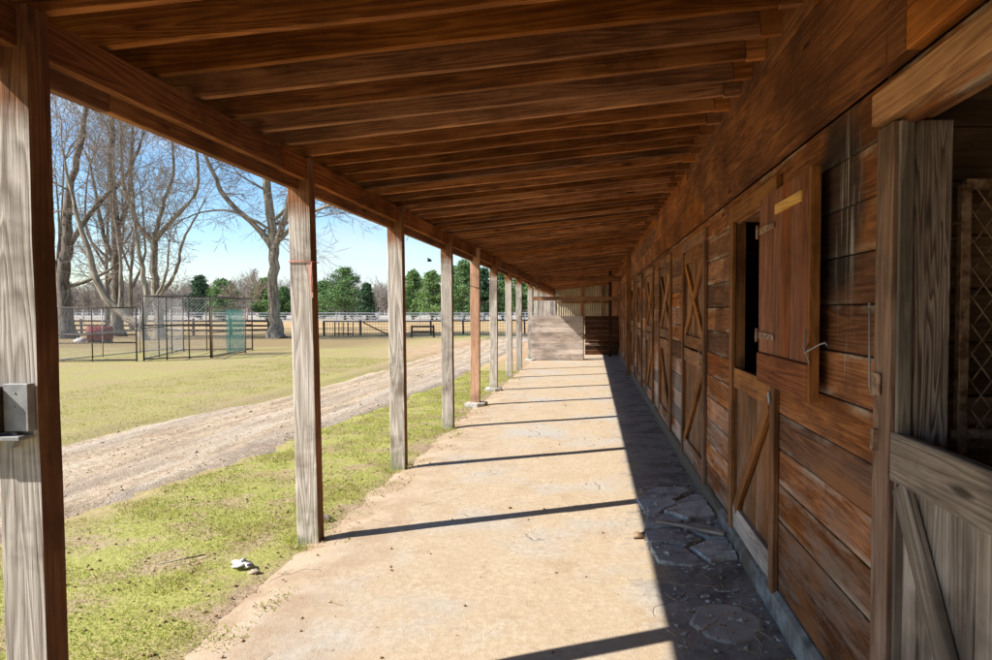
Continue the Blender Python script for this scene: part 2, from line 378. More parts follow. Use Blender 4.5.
def walk_mat():
    t = NT('walkway'); p = t.pos(); x, y, z = t.sep(p)
    n1 = t.noise(p, .8, 5, .6); n2 = t.noise(p, 3.1, 6, .65, .4); n3 = t.noise(p, 26, 5, .7); n4 = t.noise(p, 120, 3, .7)
    sand = t.mix(t.rng(n2, .35, .66), (.48, .375, .26), (.56, .46, .335))
    sand = t.mix(t.rng(n3, .42, .6), tuple(c * .93 for c in (.5, .385, .26)), sand)
    red = t.mix(t.rng(n2, .4, .6), (.40, .29, .19), (.51, .39, .27))
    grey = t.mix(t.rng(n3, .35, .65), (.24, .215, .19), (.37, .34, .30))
    con = t.mix(t.rng(n3, .35, .65), (.40, .37, .33), (.50, .46, .41))
    c = t.mix(t.rng(n1, .5, .66), sand, con)
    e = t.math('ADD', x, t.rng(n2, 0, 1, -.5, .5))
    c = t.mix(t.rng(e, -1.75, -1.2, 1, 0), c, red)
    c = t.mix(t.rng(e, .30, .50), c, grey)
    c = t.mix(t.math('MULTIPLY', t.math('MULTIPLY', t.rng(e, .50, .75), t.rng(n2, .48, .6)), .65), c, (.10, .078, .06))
    st = t.noise(t.vmul(p, (1.4, .8, 1)), 2.1, 6, .72)
    c = t.mix(t.math('MULTIPLY', t.rng(st, .56, .64), .38), c, (.36, .24, .15))
    c = t.mix(t.math('MULTIPLY', t.rng(t.noise(p, 7, 5, .7), .6, .68), .3), c, (.28, .2, .14))
    # cracks, broken by a mask
    v = t.vor(t.vmul(t.math, (1, 1, 1)) if False else p, .9, 'DISTANCE_TO_EDGE')
    wob = t.n('ShaderNodeVectorMath'); wob.operation = 'ADD'; t.set(wob.inputs[0], p)
    nn = t.n('ShaderNodeTexNoise'); nn.inputs['Scale'].default_value = 3; t.set(nn.inputs['Vector'], p)
    t.set(wob.inputs[1], t.vmul(nn.outputs[1], (.5, .5, .5))); t.set(v.inputs['Vector'], wob.outputs[0])
    cr = t.math('MULTIPLY', t.rng(v.outputs['Distance'], .003, .012, 1, 0), t.rng(n1, .54, .6))
    c = t.mix(t.math('MULTIPLY', cr, .4), c, (.16, .11, .07))
    sp = t.vor(p, 9); c = t.mix(t.math('MULTIPLY', t.rng(sp.outputs['Distance'], .05, .09, 1, 0), .7), c, (.22, .13, .075))
    t.bump(t.math('SUBTRACT', t.math('ADD', t.math('MULTIPLY', n3, .6), t.math('MULTIPLY', n4, .35)), t.math('MULTIPLY', cr, .8)), .55, .018)
    t.b.inputs['Specular IOR Level'].default_value = .15
    return t.done(c, .9)
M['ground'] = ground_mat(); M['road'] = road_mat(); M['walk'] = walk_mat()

# ------------------------------------------------------------------ setting
def sm(a, b, x):
    k = max(0, min(1, (x - a) / (b - a))); return k * k * (3 - 2 * k)
def road_edges(y):
    w = noise.noise(Vector((0, y * .35, 3))) * .3 + noise.noise(Vector((5, y * 1.7, 3))) * .16 + noise.noise(Vector((5, y * 6, 3))) * .08
    w2 = noise.noise(Vector((9, y * .35, 7))) * .3 + noise.noise(Vector((5, y * 1.9, 8))) * .16 + noise.noise(Vector((5, y * 6, 8))) * .08
    return -6.75 + w + 1.1 * sm(4, 14, y), -4.05 + w2 + .95 * sm(2, 15, y)
def gz(x, y):
    z = noise.noise(Vector((x * .5, y * .5, 0))) * .02 + noise.noise(Vector((x * 2.5, y * 2.5, 4))) * .014 + noise.noise(Vector((x * 7, y * 7, 4))) * .006
    if x > -8 and y < 60:
        a, b = road_edges(y)
        inr = sm(a - .25, a + .15, x) * (1 - sm(b - .15, b + .25, x))
        z -= .05 * inr
    if x > -2.6: z = z * (1 - sm(-2.6, -2.1, x)) - .03 * sm(-2.2, -1.7, x)
    return z - (.0)
def axis(parts):
    out = []
    for a, b, st in parts:
        n = max(1, round((b - a) / st)); out += [a + (b - a) * i / n for i in range(n)]
    out.append(parts[-1][1]); return out
def sheet(name, xs, ys, zf, mat):
    vs = [(x, y, zf(x, y)) for y in ys for x in xs]; nx = len(xs)
    fs = [(j * nx + i, j * nx + i + 1, (j + 1) * nx + i + 1, (j + 1) * nx + i) for j in range(len(ys) - 1) for i in range(nx - 1)]
    m = MB(); m.add(vs, fs, None, 0, True); o = m.build(name, mat); tag(o, kind='structure'); return o
sheet('ground', axis([(-900, -60, 60), (-60, -20, 2.5), (-20, -8, .5), (-8, -1.6, .09), (-1.6, 6, 1.5), (6, 60, 9), (60, 900, 84)]),
      axis([(-200, -6, 20), (-6, 0, .5), (0, 12, .1), (12, 30, .4), (30, 60, 1.5), (60, 140, 10), (140, 1400, 120)]),
      lambda x, y: gz(x, y) - (.002), M['ground'])
def rz(u, y):     # u in 0..1 across the road
    e = min(u, 1 - u)
    z = -.075 + .06 * sm(0, .09, e)
    for c in (.22, .36, .62, .78):
        z -= .016 * math.exp(-((u - c - .03 * noise.noise(Vector((c * 9, y * .4, 0)))) / .03) ** 2)
    return z + noise.noise(Vector((u * 9, y * 3, 2))) * .008 + noise.noise(Vector((u * 22, y * 9, 2))) * .008
ys = axis([(-4, 12, .1), (12, 40, .35)]); N = 44; vs = []; fs = []
for j, y in enumerate(ys):
    a, b = road_edges(y)
    for i in range(N + 1):
        u = i / N; vs.append((a + (b - a) * u, y, rz(u, y)))
for j in range(len(ys) - 1):
    for i in range(N):
        k = j * (N + 1) + i; fs.append((k, k + 1, k + N + 2, k + N + 1))
m = MB(); m.add(vs, fs, None, 0, True); tag(m.build('dirt_road', M['road']), kind='structure')
# walkway slab, ragged outer edge
ys = axis([(-9, 1, .4), (1, 10, .07), (10, 36.4, .25)]); vs = []; fs = []; N = 24
for j, y in enumerate(ys):
    e = -1.86 + noise.noise(Vector((0, y * .6, 9))) * .12 + noise.noise(Vector((0, y * 2.7, 9))) * .08 + noise.noise(Vector((0, y * 9, 9))) * .05
    e += .55 * math.exp(-((y - 2.6) / .9) ** 2) * 0
    for i in range(N + 1):
        u = (i / N); x = e + (1.02 - e) * u
        z = .022 * sm(0, .07, u) - .012 + noise.noise(Vector((x * 2, y * 2, 0))) * .004
        vs.append((x, y, z))
for j in range(len(ys) - 1):
    for i in range(N):
        k = j * (N + 1) + i; fs.append((k, k + 1, k + N + 2, k + N + 1))
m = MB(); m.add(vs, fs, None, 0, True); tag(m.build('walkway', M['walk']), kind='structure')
# a low wooded hill line on the horizon
vs = []; fs = []; n = 60
for i in range(n + 1):
    x = -520 + 700 * i / n; h = 7 + 5 * noise.noise(Vector((x * .012, 0, 5))) + (x < -200) * 3
    vs += [(x, 330, -1), (x, 345, h * .8), (x, 390, h), (x, 460, -1)]
for i in range(n):
    for k in range(3): fs.append((i * 4 + k, (i + 1) * 4 + k, (i + 1) * 4 + k + 1, i * 4 + k + 1))
m = MB(); m.add(vs, fs, None, 0, True)
tag(m.build('hill', plain('hill_brush', (.16, .125, .11), .95, 0, .3, .2)), kind='structure')

# ------------------------------------------------------------------ grass
def blades(mb, x, y, z, h, w, rnd):
    an = U(0, 6.283); c, s_ = math.cos(an), math.sin(an); lx, ly = U(-1.2, 1.2) * h, U(-1.2, 1.2) * h
    mb.add([(x - c * w, y - s_ * w, z - .004), (x + c * w, y + s_ * w, z - .004), (x + lx, y + ly, z + h)], [(0, 1, 2)], None, rnd)
gm = MB(); cnt = 0
while cnt < 120000:
    y = 1.2 + 16 * R() ** 1.6; x = U(-3.85, -1.62)
    if R() < .22: x = U(-10, -6.2); y = U(6, 22)
    d = noise.noise(Vector((x * 1.1, y * 1.1, 1))) + .6 * noise.noise(Vector((x * 4, y * 4, 1)))
    lim = .25 if x < -5 else .05 - .62 * sm(-2.15, -1.7, x)
    if x > -5 and x < -3.6: lim -= .3
    if d > lim - .04 + U(-.25, .42): cnt += .25; continue
    if x > -4.5:
        a, b = road_edges(y)
        if x < b - .12 + abs(random.gauss(0, .12)): cnt += .2; continue
    cl = noise.noise(Vector((x * 2, y * 2, 8)))
    rr = max(0, min(1, .45 + .4 * cl + random.gauss(0, .2)))
    if R() < .07: rr = U(.8, 1)
    blades(gm, x, y, gz(x, y) if x < -2 else -.004 + .02 * sm(-2, -1.85, x), (U(.005, .018) * (1 + .3 * cl) if cl < .22 else U(.012, .04)), U(.0022, .004) * (1 + y * .05), rr); cnt += 1
for py_ in (2.28, 4.52, 6.62, 8.90, 10.98):
    for i in range(420):
        an = U(0, 6.283); d_ = .09 + abs(random.gauss(0, .07)); x = -1.9 + math.cos(an) * d_; y = py_ + math.sin(an) * d_
        if x > -1.80 and R() < .8: continue
        blades(gm, x, y, gz(x, y), U(.02, .06), U(.002, .0035), max(0, min(1, random.gauss(.5, .25))))
tag(gm.build('grass', M['grass']), 'short patchy yellow-green grass beside the walkway and the dirt road', 'grass', kind='stuff')
# straw and crumbs on the walk
cm = MB()
for i in range(800):
    y = 1.4 + 12 * R() ** 1.5; x = U(-1.9, .9)
    if R() < .45: x = U(.45, .9)
    elif R() < .75: x = random.gauss(-1.9, .14)
    r_ = U(.003, .010) * (1.6 if R() < .08 else 1)
    cm.blob((x, y, (.012 if x > -1.8 else -.01) + r_ * .3), r_, r_ * U(.7, 1.4), r_ * .6, .5, 5, 3)
tag(cm.build('dirt_crumbs', M['crumb']), 'crumbs of brown dirt scattered over the walkway', 'dirt', kind='stuff')
cm = MB()
for i in range(900):
    y = 1.6 + 10 * R() ** 1.4; x = U(-3.7, -2.0); r_ = U(.003, .011) * (1.5 if R() < .06 else 1)
    cm.blob((x, y, gz(x, y) + r_ * .3), r_ * U(.8, 1.5), r_, r_ * .6, .6, 5, 3)
tag(cm.build('soil_crumbs', M['crumb']), 'crumbs of brown soil and dead leaf bits among the grass', 'soil', kind='stuff')
cm = MB()
for i in range(900):
    y = 4.2 + 12 * R() ** 1.3; a, b = road_edges(y); u = U(.03, .97); x = a + (b - a) * u; r_ = U(.004, .013) * (2 if R() < .05 else 1)
    cm.blob((x, y, rz(u, y) + r_ * .3), r_ * U(.8, 1.5), r_, r_ * .6, .6, 5, 3)
tag(cm.build('gravel', M['gravel']), 'loose gravel scattered over the dirt road', 'gravel', kind='stuff')
cm = MB()
for i in range(260):
    y = 1.4 + 9 * R() ** 1.3; x = U(.35, .9) if R() < .5 else U(-2.9, -1.2); an = U(0, 3.14); l = U(.02, .07)
    z = .016 if x > -1.7 else gz(x, y) + .012
    cm.board((x - math.cos(an) * l, y - math.sin(an) * l, z), (x + math.cos(an) * l, y + math.sin(an) * l, z + U(0, .006)), .0022, .002)
tag(cm.build('straw_litter', M['straw']), 'thin dry straws strewn by the wall and at the grass edge', 'straw', kind='stuff')

# ------------------------------------------------------------------ stable building
WX = .945
barn = empty('stable_building', (0, 0, 0))
tag(barn, 'long brown wooden horse stable with a roofed walkway, posts and stall doors', 'stable')
Y0, Y1 = -9.0, 35.6
ZB = lambda x: 2.878 - (.945 - x) * .110          # rafter underside
# doorways: (near edge of opening, far edge) along Y
doors = [(.95, 2.08), (3.50, 4.45)] + [(5.65 + 2.36 * i + d, 5.65 + 2.36 * i + 1.22 + d) for i, d in enumerate((0, .1, .05, .08, 0, .05, 0, .05, 0, 0, 0, 0))]
doors = [d for d in doors if d[1] < 34.5]
DZ = 2.12
wall = MB(); z = .13; row = 0
while z < 2.28:
    h = .18 if z < 2.1 else 2.30 - z
    zt = min(z + .18, 2.30)
    # spans between openings
    if z + .02 < DZ:
        spans = []; y = Y0
        for a, b in doors: spans.append((y, a - .005)); y = b + .005
        spans.append((y, Y1))
    else: spans = [(Y0, Y1)]
    for a, b in spans:
        y = a
        while y < b - .02:
            ln = U(2.6, 4.2); e = min(b, y + ln)
            if b - e < .5: e = b
            off = U(-.003, .003)
            zc = (z + zt) / 2
            zz = DZ + .005 if (spans[0] != (Y0, Y1) and zt > DZ) else zt
            wall.board((WX + .015 + off, y + .001, (z + zz) / 2), (WX + .015 + off * .5, e - .001, (z + zz) / 2 + U(-.002, .002)), zz - z - .004, .03, (0, 0, 1), seg=max(1, int((e - y) / .7)), jit=.0012)
            y = e
    z = zt
wall.build('wall', M['barn'], barn, .0025)
# header planks above the doors
hd = MB(); zs = [2.30, 2.52, 2.79, 3.08]
for a, b in zip(zs, zs[1:]):
    y = Y0 + U(0, 2); ys_ = [Y0]
    if a < 2.7: ys_ += [2.0 if a < 2.4 else 2.05]
    while ys_[-1] < Y1 - 4.5: ys_.append(ys_[-1] + U(3.2, 4.4))
    ys_.append(Y1)
    for p, q in zip(ys_, ys_[1:]):
        o_ = U(-.002, .002)
        hd.board((WX - .012 + o_, p + .002, (a + b) / 2), (WX - .012 - o_, q - .002, (a + b) / 2), b - a - .005, .05, (0, 0, 1), seg=4, jit=.0015)
hd.build('header_board', M['header'], barn, .003)
# concrete curb under the wall
cb = MB(); vs = []; fs = []
ys_ = axis([(Y0, 12, .12), (12, Y1, .5)])
for y in ys_:
    j = noise.noise(Vector((0, y * 2, 3))) * .012; k = noise.noise(Vector((4, y * 3, 3))) * .012
    vs += [(WX - .045 + j, y, -.02), (WX - .028 + j, y, .11 + k), (WX - .002, y, .124), (WX + .14, y, .124)]
for i in range(len(ys_) - 1):
    for k in range(3): fs.append((i * 4 + k, (i + 1) * 4 + k, (i + 1) * 4 + k + 1, i * 4 + k + 1))
cb.add(vs, fs); cb.build('foundation', M['curb'], barn)
# roof: deck planks, covering, fascia
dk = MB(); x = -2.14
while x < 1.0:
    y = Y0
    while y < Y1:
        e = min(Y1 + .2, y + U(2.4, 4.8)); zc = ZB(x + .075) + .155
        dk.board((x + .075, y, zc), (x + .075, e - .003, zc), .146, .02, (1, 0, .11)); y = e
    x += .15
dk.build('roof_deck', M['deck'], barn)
rf = MB(); rf.add([(-2.22, Y0 - .1, ZB(-2.22) + .17), (4.2, Y0 - .1, ZB(4.2) + .17), (4.2, Y1 + .3, ZB(4.2) + .17), (-2.22, Y1 + .3, ZB(-2.22) + .17),
                  (-2.22, Y0 - .1, ZB(-2.22) + .20), (4.2, Y0 - .1, ZB(4.2) + .20), (4.2, Y1 + .3, ZB(4.2) + .20), (-2.22, Y1 + .3, ZB(-2.22) + .20)],
                 [(0, 3, 2, 1), (4, 5, 6, 7), (0, 1, 5, 4), (1, 2, 6, 5), (2, 3, 7, 6), (3, 0, 4, 7)])
rf.build('roof', M['roofing'], barn)
fa = MB(); y = Y0
while y < Y1: e = min(Y1, y + 3.6); fa.board((-2.16, y, ZB(-2.14) + .085), (-2.16, e - .004, ZB(-2.14) + .085), .16, .022, (0, 0, 1)); y = e
fa.build('fascia', M['frame'], barn)
# rafters (left end sits ~.3 m further along than the wall end)
SK = 0.0
def rafter_mb(mb, y):
    dz = U(-.004, .004); r_ = R()
    xl, xr = -2.135, .80
    f = lambda x: y + SK * (.945 - x) / 2.8
    h = .14
    mb.board((xl, f(xl), ZB(xl) + h / 2 + dz), (xr, f(xr), ZB(xr) + h / 2 + dz), h, .04, (0, 0, 1), seg=5, jit=.003, rnd=r_)
    mb.board((xr + .003, f(xr) + .004, ZB(xr) + h / 2 - .006), (.915, f(.915) + .004, ZB(.915) + h / 2 - .006), h, .042, (0, 0, 1))
rafts = [.22 + .309 * i + U(-.012, .012) for i in range(-29, 115)]
vis = [y for y in rafts if y > 1.2][:100]; rest = [y for y in rafts if y <= 1.2] + [y for y in rafts if y > vis[-1]]
for y in vis:
    mb = MB(); rafter_mb(mb, y); mb.build('rafter', M['rafter'], barn, .003)
mb = MB()
for y in rest: rafter_mb(mb, y)
tag(mb.build('rafter', M['rafter'], barn), kind='stuff')
# beam: inner and outer planks
bi = MB(); y = Y0
while y < Y1:
    e = min(Y1, y + 4.38); bi.board((-1.884, y, 2.472), (-1.884, e - .004, 2.472), .145, .045, (0, 0, 1), seg=6, jit=.002); y = e
bi.build('beam', M['beam'], barn, .004)
bo = MB(); y = Y0 - 1.4
while y < Y1:
    e = min(Y1, y + 4.38); bo.board((-1.942, y, 2.43), (-1.942, e - .004, 2.43), .19, .045, (0, 0, 1), seg=6, jit=.002); y = e
bo.build('beam', M['frame'], barn, .004)
# posts
PX = -1.89
pd = [2.28, 4.52, 6.62, 8.90, 10.98, 13.05, 15.5, 17.6, 20.84, 23.0, 25.2, 27.4, 29.6, 31.8, 34.0]
lean = {0: (-.012, 0), 1: (-.03, 0), 2: (-.012, 0), 4: (.012, 0)}
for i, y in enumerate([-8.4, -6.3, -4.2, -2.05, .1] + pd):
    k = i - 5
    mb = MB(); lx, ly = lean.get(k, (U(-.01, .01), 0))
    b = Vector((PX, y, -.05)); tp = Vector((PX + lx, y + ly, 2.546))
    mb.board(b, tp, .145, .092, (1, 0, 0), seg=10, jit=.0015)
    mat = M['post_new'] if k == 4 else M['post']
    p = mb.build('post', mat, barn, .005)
    if k == 4: tag(p, 'newer orange-toned post')
    if k in (4, 5, 8):
        f = MB(); f.slab([(PX + dx * U(.85, 1.1), y + dy * U(.85, 1.1)) for dx, dy in ((-.15, -.13), (.05, -.16), (.16, -.1), (.17, .1), (0, .14), (-.16, .12))], -.04, .055, jz=.006)
        f.build('footing', M['palecon'], p)
    if k == 1:
        s_ = MB(); ring = [(PX - .078 - .02, y - .052), (PX + .06, y - .053), (PX + .06, y + .052), (PX - .098, y + .052)]
        zz = 1.55 + (312 - 265) / 687 * 4.6
        s_.tube([(a, b_, zz + U(-.004, .004)) for a, b_ in ring + ring[:1]], .003, 6)
        s_.tube([(PX + .055, y - .053, zz), (PX + .052, y - .056, zz - .12), (PX + .056, y - .055, zz - .2)], .004, 6)
        s_.build('string', M['paint_red'], p)
        s_ = MB(); s_.add([(PX + .015, y - .0482, zz - .02), (PX + .056, y - .0482, zz - .005), (PX + .056, y - .0482, zz - .09), (PX + .058, y - .0482, zz - .23), (PX + .045, y - .0482, zz - .245), (PX + .036, y - .0482, zz - .15), (PX + .03, y - .0482, zz - .06)], [(0, 1, 2, 3, 4, 5, 6)])
        s_.build('paint_mark', plain('faded_red_paint', (.64, .50, .42), .9, 0, .08, 40, (.60, .34, .27)), p)
    if k == 4:
        s_ = MB(); s_.tube([(PX - .08, y - .05, 1.95), (PX + .07, y - .05, 1.9), (PX + .12, y - .02, 1.98)], .004, 5); s_.build('wire', M['darksteel'], p)
    if k == 0:
        s_ = MB(); s_.board((PX - .7, y - .085, 1.225), (PX - .028, y - .085, 1.225), .15, .05, (0, 0, 1)); s_.build('rail', M['rail'], p, .004)
        s_ = MB()
        s_.board((PX - .026, y - .063, 1.232), (PX + .055, y - .063, 1.232), .155, .03, (0, 0, 1))
        s_.board((PX - .16, y - .075, 1.135), (PX + .045, y - .075, 1.135), .014, .06, (0, 0, 1))
        s_.board((PX - .02, y - .055, 1.10), (PX + .004, y - .055, 1.15), .02, .03, (1, 0, 0))
        for dx, dz_ in ((.012, 0), (.014, .045)): s_.blob((PX + dx, y - .079, 1.235 + dz_), .004, .002, .004, 0, 6, 4)
        s_.build('bracket', M['galv'], p, .002)

# ---- partition across the walk
PY = 20.80
pt = MB(); z = .02
for i in range(8):
    pt.board((-1.84, PY, z + .085), (-.27, PY + U(-.004, .004), z + .085), .163, .03, (0, 0, 1), seg=3, jit=.002); z += .168
pt.build('partition', M['pale'], barn, .003)
pt = MB(); pt.board((-.30, PY + .06, 0), (-.30, PY + .06, ZB(-.3)), .1, .09, (1, 0, 0), seg=4, jit=.003); pt.build('partition_post', M['frame'], barn, .003)
pr = MB()
pr.board((-1.84, PY + .02, 1.9), (.93, PY + .02, 1.9), .12, .045, (0, 0, 1), seg=3, jit=.004)
pr.build('partition_rail', M['frame'], barn, .003)
pr = MB(); pr.board((-.24, PY + 1.4, .45), (.2, PY + 1.4, .45), .05, .03, (0, 0, 1)); pr.build('partition_rail', M['pale'], barn, .003)
pz = MB(); z = .0
for i in range(8):
    pz.board((-.24, PY + 2.6, z + .085), (.93, PY + 2.6, z + .085), .163, .03, (0, 0, 1)); z += .168
pz.board((.60, PY + 1.6, 0), (.60, PY + 1.6, 2.85), .1, .1, (1, 0, 0))
pz.build('partition', M['deck'], barn)
pz = MB(); pz.board((-1.84, PY + .02, 2.50), (.93, PY + .02, 2.50), .17, .05, (0, 0, 1), seg=3, jit=.003); pz.build('cross_beam', M['beam'], barn, .003)
# ---- far end wall: pale corrugated panels with girts
ew = MB(); vs = []; fs = []; nx = 120
for i in range(nx + 1):
    x = -1.85 + (WX + 1.85) * i / nx; yy = Y1 + .02 * math.sin(i * 2 * math.pi / 5)
    vs += [(x, yy, 0), (x, yy, ZB(x) + .15)]
for i in range(nx): fs.append((i * 2, i * 2 + 2, i * 2 + 3, i * 2 + 1))
ew.add(vs, fs); ew.build('end_wall', M['panel'], barn)
eg = MB()
for zz in (.25, 1.05, 1.95): eg.board((-1.84, Y1 - .06, zz), (WX - .04, Y1 - .06, zz), .1, .045, (0, 0, 1))
for xx in (-.5, .55): eg.board((xx, Y1 - .13, 0), (xx, Y1 - .13, ZB(xx)), .1, .08, (1, 0, 0))
eg.build('end_wall_girt', M['frame'], barn)

# ---- stall interiors
si = MB()
def plank_wall_y(mb, x0, x1, y, z1=2.85):         # wall across X at fixed y
    z = .0
    while z < z1: mb.board((x0, y, z + .09), (x1, y, z + .09), .174, .03, (0, 0, 1), seg=2, jit=.002); z += .18
def plank_wall_x(mb, y0, y1, x, z1=2.9):
    z = .0
    while z < z1: mb.board((x, y0, z + .09), (x, y1, z + .09), .174, .03, (0, 0, 1)); z += .18
plank_wall_x(si, Y0, Y1, 4.1)
for yy in (-.9, 2.30): plank_wall_y(si, WX + .05, 4.08, yy)
for a, b in doors[2:]: plank_wall_y(si, WX + .05, 4.08, b + .75, .8 if False else 2.85)
plank_wall_y(si, WX, 4.1, Y0); plank_wall_y(si, WX, 4.1, Y1)
si.build('stall_partition', M['stall'], barn)
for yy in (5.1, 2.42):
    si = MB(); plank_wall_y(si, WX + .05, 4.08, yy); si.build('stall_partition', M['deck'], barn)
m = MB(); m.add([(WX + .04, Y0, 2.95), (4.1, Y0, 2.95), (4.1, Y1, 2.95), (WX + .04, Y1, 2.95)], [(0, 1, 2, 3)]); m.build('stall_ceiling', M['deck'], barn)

# ---- doorway 1 (nearest, weathered)
def frame(y0, y1, mats, lint=True):
    """trim round an opening, standing proud of the wall"""
    f = MB()
    for yy in (y0 - .045, y1 + .045):
        f.board((WX - .016, yy, .10), (WX - .016, yy, DZ), .09, .028, (0, 1, 0), seg=5, jit=.0012)
    for yy, s in ((y0, 1), (y1, -1)):             # jamb returns
        f.board((WX + .030, yy - s * .016, .10), (WX + .030, yy - s * .016, DZ), .06, .028, (1, 0, 0), seg=4, jit=.001)
    f.board((WX - .016, y0 - .1, DZ + .05), (WX - .016, y1 + .1, DZ + .05), .096, .03, (0, 0, 1), seg=2, jit=.001)
    f.board((WX + .075, y0 - .01, DZ + .012), (WX + .075, y1 + .01, DZ + .012), .15, .02, (1, 0, 0))
    return f
a, b = doors[0]
f = MB()
f.board((WX - .013, b + .065, .10), (WX - .013, b + .065, DZ + .005), .12, .034, (0, 1, 0), seg=5, jit=.001)
f.build('door_frame', M['trim'], barn, .003)
f = MB(); f.board((WX + .004, b - .014, .10), (WX + .004, b - .014, DZ), .044, .016, (1, 0, 0), seg=3, jit=.001)
f.build('door_frame', M['grey'], barn, .003)
f = MB()
f.board((WX + .075, b + .012, .10), (WX + .075, b + .012, DZ + .005), .145, .035, (1, 0, 0), seg=4, jit=.001)
f.build('door_frame', M['jamb'], barn, .003); f = MB()
f.board((WX - .013, a - .055, .10), (WX - .013, a - .055, DZ + .005), .10, .034, (0, 1, 0))
f.board((WX + .085, a - .012, .10), (WX + .085, a - .012, DZ + .005), .165, .035, (1, 0, 0))
f.build('door_frame', M['jamb'], barn, .003)
f = MB(); f.board((WX + .02, a - .25, DZ + .062), (WX + .02, b + .115, DZ + .062), .10, .145, (0, 0, 1), seg=3, jit=.001, rnd=.55)
f.build('lintel', M['lintel'], barn, .004)
# lower door, grey
d = MB(); y = a + .02
while y < b - .03:
    w = min(U(.085, .12), b - .02 - y); d.board((WX + .018, y + w / 2, .08), (WX + .018, y + w / 2, 1.10), w - .004, .022, (0, 1, 0), seg=3, jit=.001); y += w
ld = d.build('lower_door', M['grey'], barn, .002)
d = MB(); d.board((WX - .008, a + .01, 1.105), (WX - .008, b + .025, 1.10), .15, .032, (0, 0, 1), seg=3, jit=.001); d.build('door_rail', M['grey'], ld, .004)
d = MB(); d.board((WX - .008, a + .01, .16), (WX - .008, b - .0, .16), .14, .03, (0, 0, 1)); d.build('door_rail', M['grey'], ld, .004)
d = MB(); d.board((WX - .010, b - .045, 1.02), (WX - .010, a + .55, .24), .09, .028, (0, 1, .5), seg=3, jit=.001); d.build('door_brace', M['grey'], ld, .004)
d = MB(); d.board((WX - .013, a + .50, .24), (WX - .013, a + .04, 1.02), .09, .026, (0, 1, -.5)); d.build('door_brace', M['grey'], ld, .004)
# metal bits on the frame: hook, latch, hinge plate
d = MB(); d.tube([(WX - .04, b + .14, 1.56), (WX - .036, b + .14, 1.30), (WX - .03, b + .135, 1.275), (WX - .03, b + .11, 1.28)], .0035, 6)
d.tube([(WX - .04 + .0, b + .14 + .008 * math.sin(k * .9), 1.565 + .008 * math.cos(k * .9)) for k in range(8)], .0025, 5)
d.build('latch_hook', M['galv'], barn)
d = MB(); d.board((WX - .037, b + .085, 1.28), (WX - .037, b + .085, 1.35), .055, .008, (0, 1, 0)); d.build('latch_plate', M['rust'], barn, .002)
d = MB(); d.board((WX - .04, b + .09, 1.10), (WX - .036, b + .09, 1.17), .02, .02, (0, 1, 0)); d.build('door_hinge', M['rust'], ld, .002)
# mesh gate swung inside stall
gt = MB(); gx0, gx1, gy, g0, g1 = 1.16, 2.02, 2.13, .15, 1.94
for p, q in (((gx0, g0), (gx0, g1)), ((gx1, g0), (gx1, g1)), ((gx0, g1), (gx1, g1)), ((gx0, g0), (gx1, g0)), ((gx0 - .035, 1.16), (gx1, 1.16))):
    gt.board((p[0], gy, p[1]), (q[0], gy, q[1]), .032, .032, (0, 1, 0), seg=6, jit=.001)
gt.board((gx0 - .04, gy, 1.82), (gx0, gy, 1.82), .012, .012)
g = gt.build('mesh_gate', M['rust'], barn, .003)
gt = MB(); st = .046; W, H = gx1 - gx0, g1 - g0; k = -30
while k < 40:
    for sgn in (1, -1):
        # lines z = sgn*1.35*x + c clipped to the frame
        c = k * st * 1.35 * 1.4; pts = []
        for xx in (0, W):
            zz = sgn * 1.35 * xx + c
            if 0 <= zz <= H: pts.append((xx, zz))
        for zz in (0, H):
            xx = (zz - c) / (sgn * 1.35)
            if 0 < xx < W: pts.append((xx, zz))
        if len(pts) >= 2:
            (x1, z1_), (x2, z2_) = pts[:2]
            gt.tube([(gx0 + x1, gy + sgn * .003, g0 + z1_), (gx0 + x2, gy + sgn * .003, g0 + z2_)], .0034, 4, cap=False)
    k += 1
gt.build('wire_mesh', M['rust'], g)

# ---- doorway 2: lower door shut, upper door folded back against the wall
a, b = doors[1]
frame(a, b, None).build('door_frame', M['frame'], barn, .003)
def planks(mb, y0, y1, z0, z1, x, t=.02):
    y = y0
    while y < y1 - .01:
        w = min(U(.11, .16), y1 - y)
        if y1 - (y + w) < .04: w = y1 - y
        mb.board((x, y + w / 2, z0), (x, y + w / 2, z1), w - .004, t, (0, 1, 0), seg=2, jit=.001); y += w
def lower_door(y0, y1, flip=1, pale=False):
    d = MB(); planks(d, y0 + .01, y1 - .01, .12, 1.17, WX + .02)
    ld = d.build('lower_door', M['door'], barn, .002)
    d = MB(); d.board((WX - .004, y0 + .012, 1.11), (WX - .004, y1 - .012, 1.11), .13, .026, (0, 0, 1)); d.build('door_rail', M['frame'], ld, .003)
    d = MB(); d.board((WX - .004, y0 + .012, .20), (WX - .004, y1 - .012, .20), .15, .026, (0, 0, 1)); d.build('door_rail', M['pale'] if pale else M['door'], ld, .003)
    p, q = ((y0 + .07, 1.05), (y1 - .07, .26)) if flip > 0 else ((y1 - .07, 1.05), (y0 + .07, .26))
    d = MB(); d.board((WX - .008, p[0], p[1]), (WX - .008, q[0], q[1]), .085, .026, (0, 1, .5)); d.build('door_brace', M['brace'], ld, .003)
    return ld
ld2 = lower_door(a, b, 1, True)
d = MB(); d.board((WX - .036, a - .005, 1.125), (WX - .036, a - .03, 1.075), .035, .006, (0, 1, .7)); d.build('door_hinge', M['galv'], ld2)
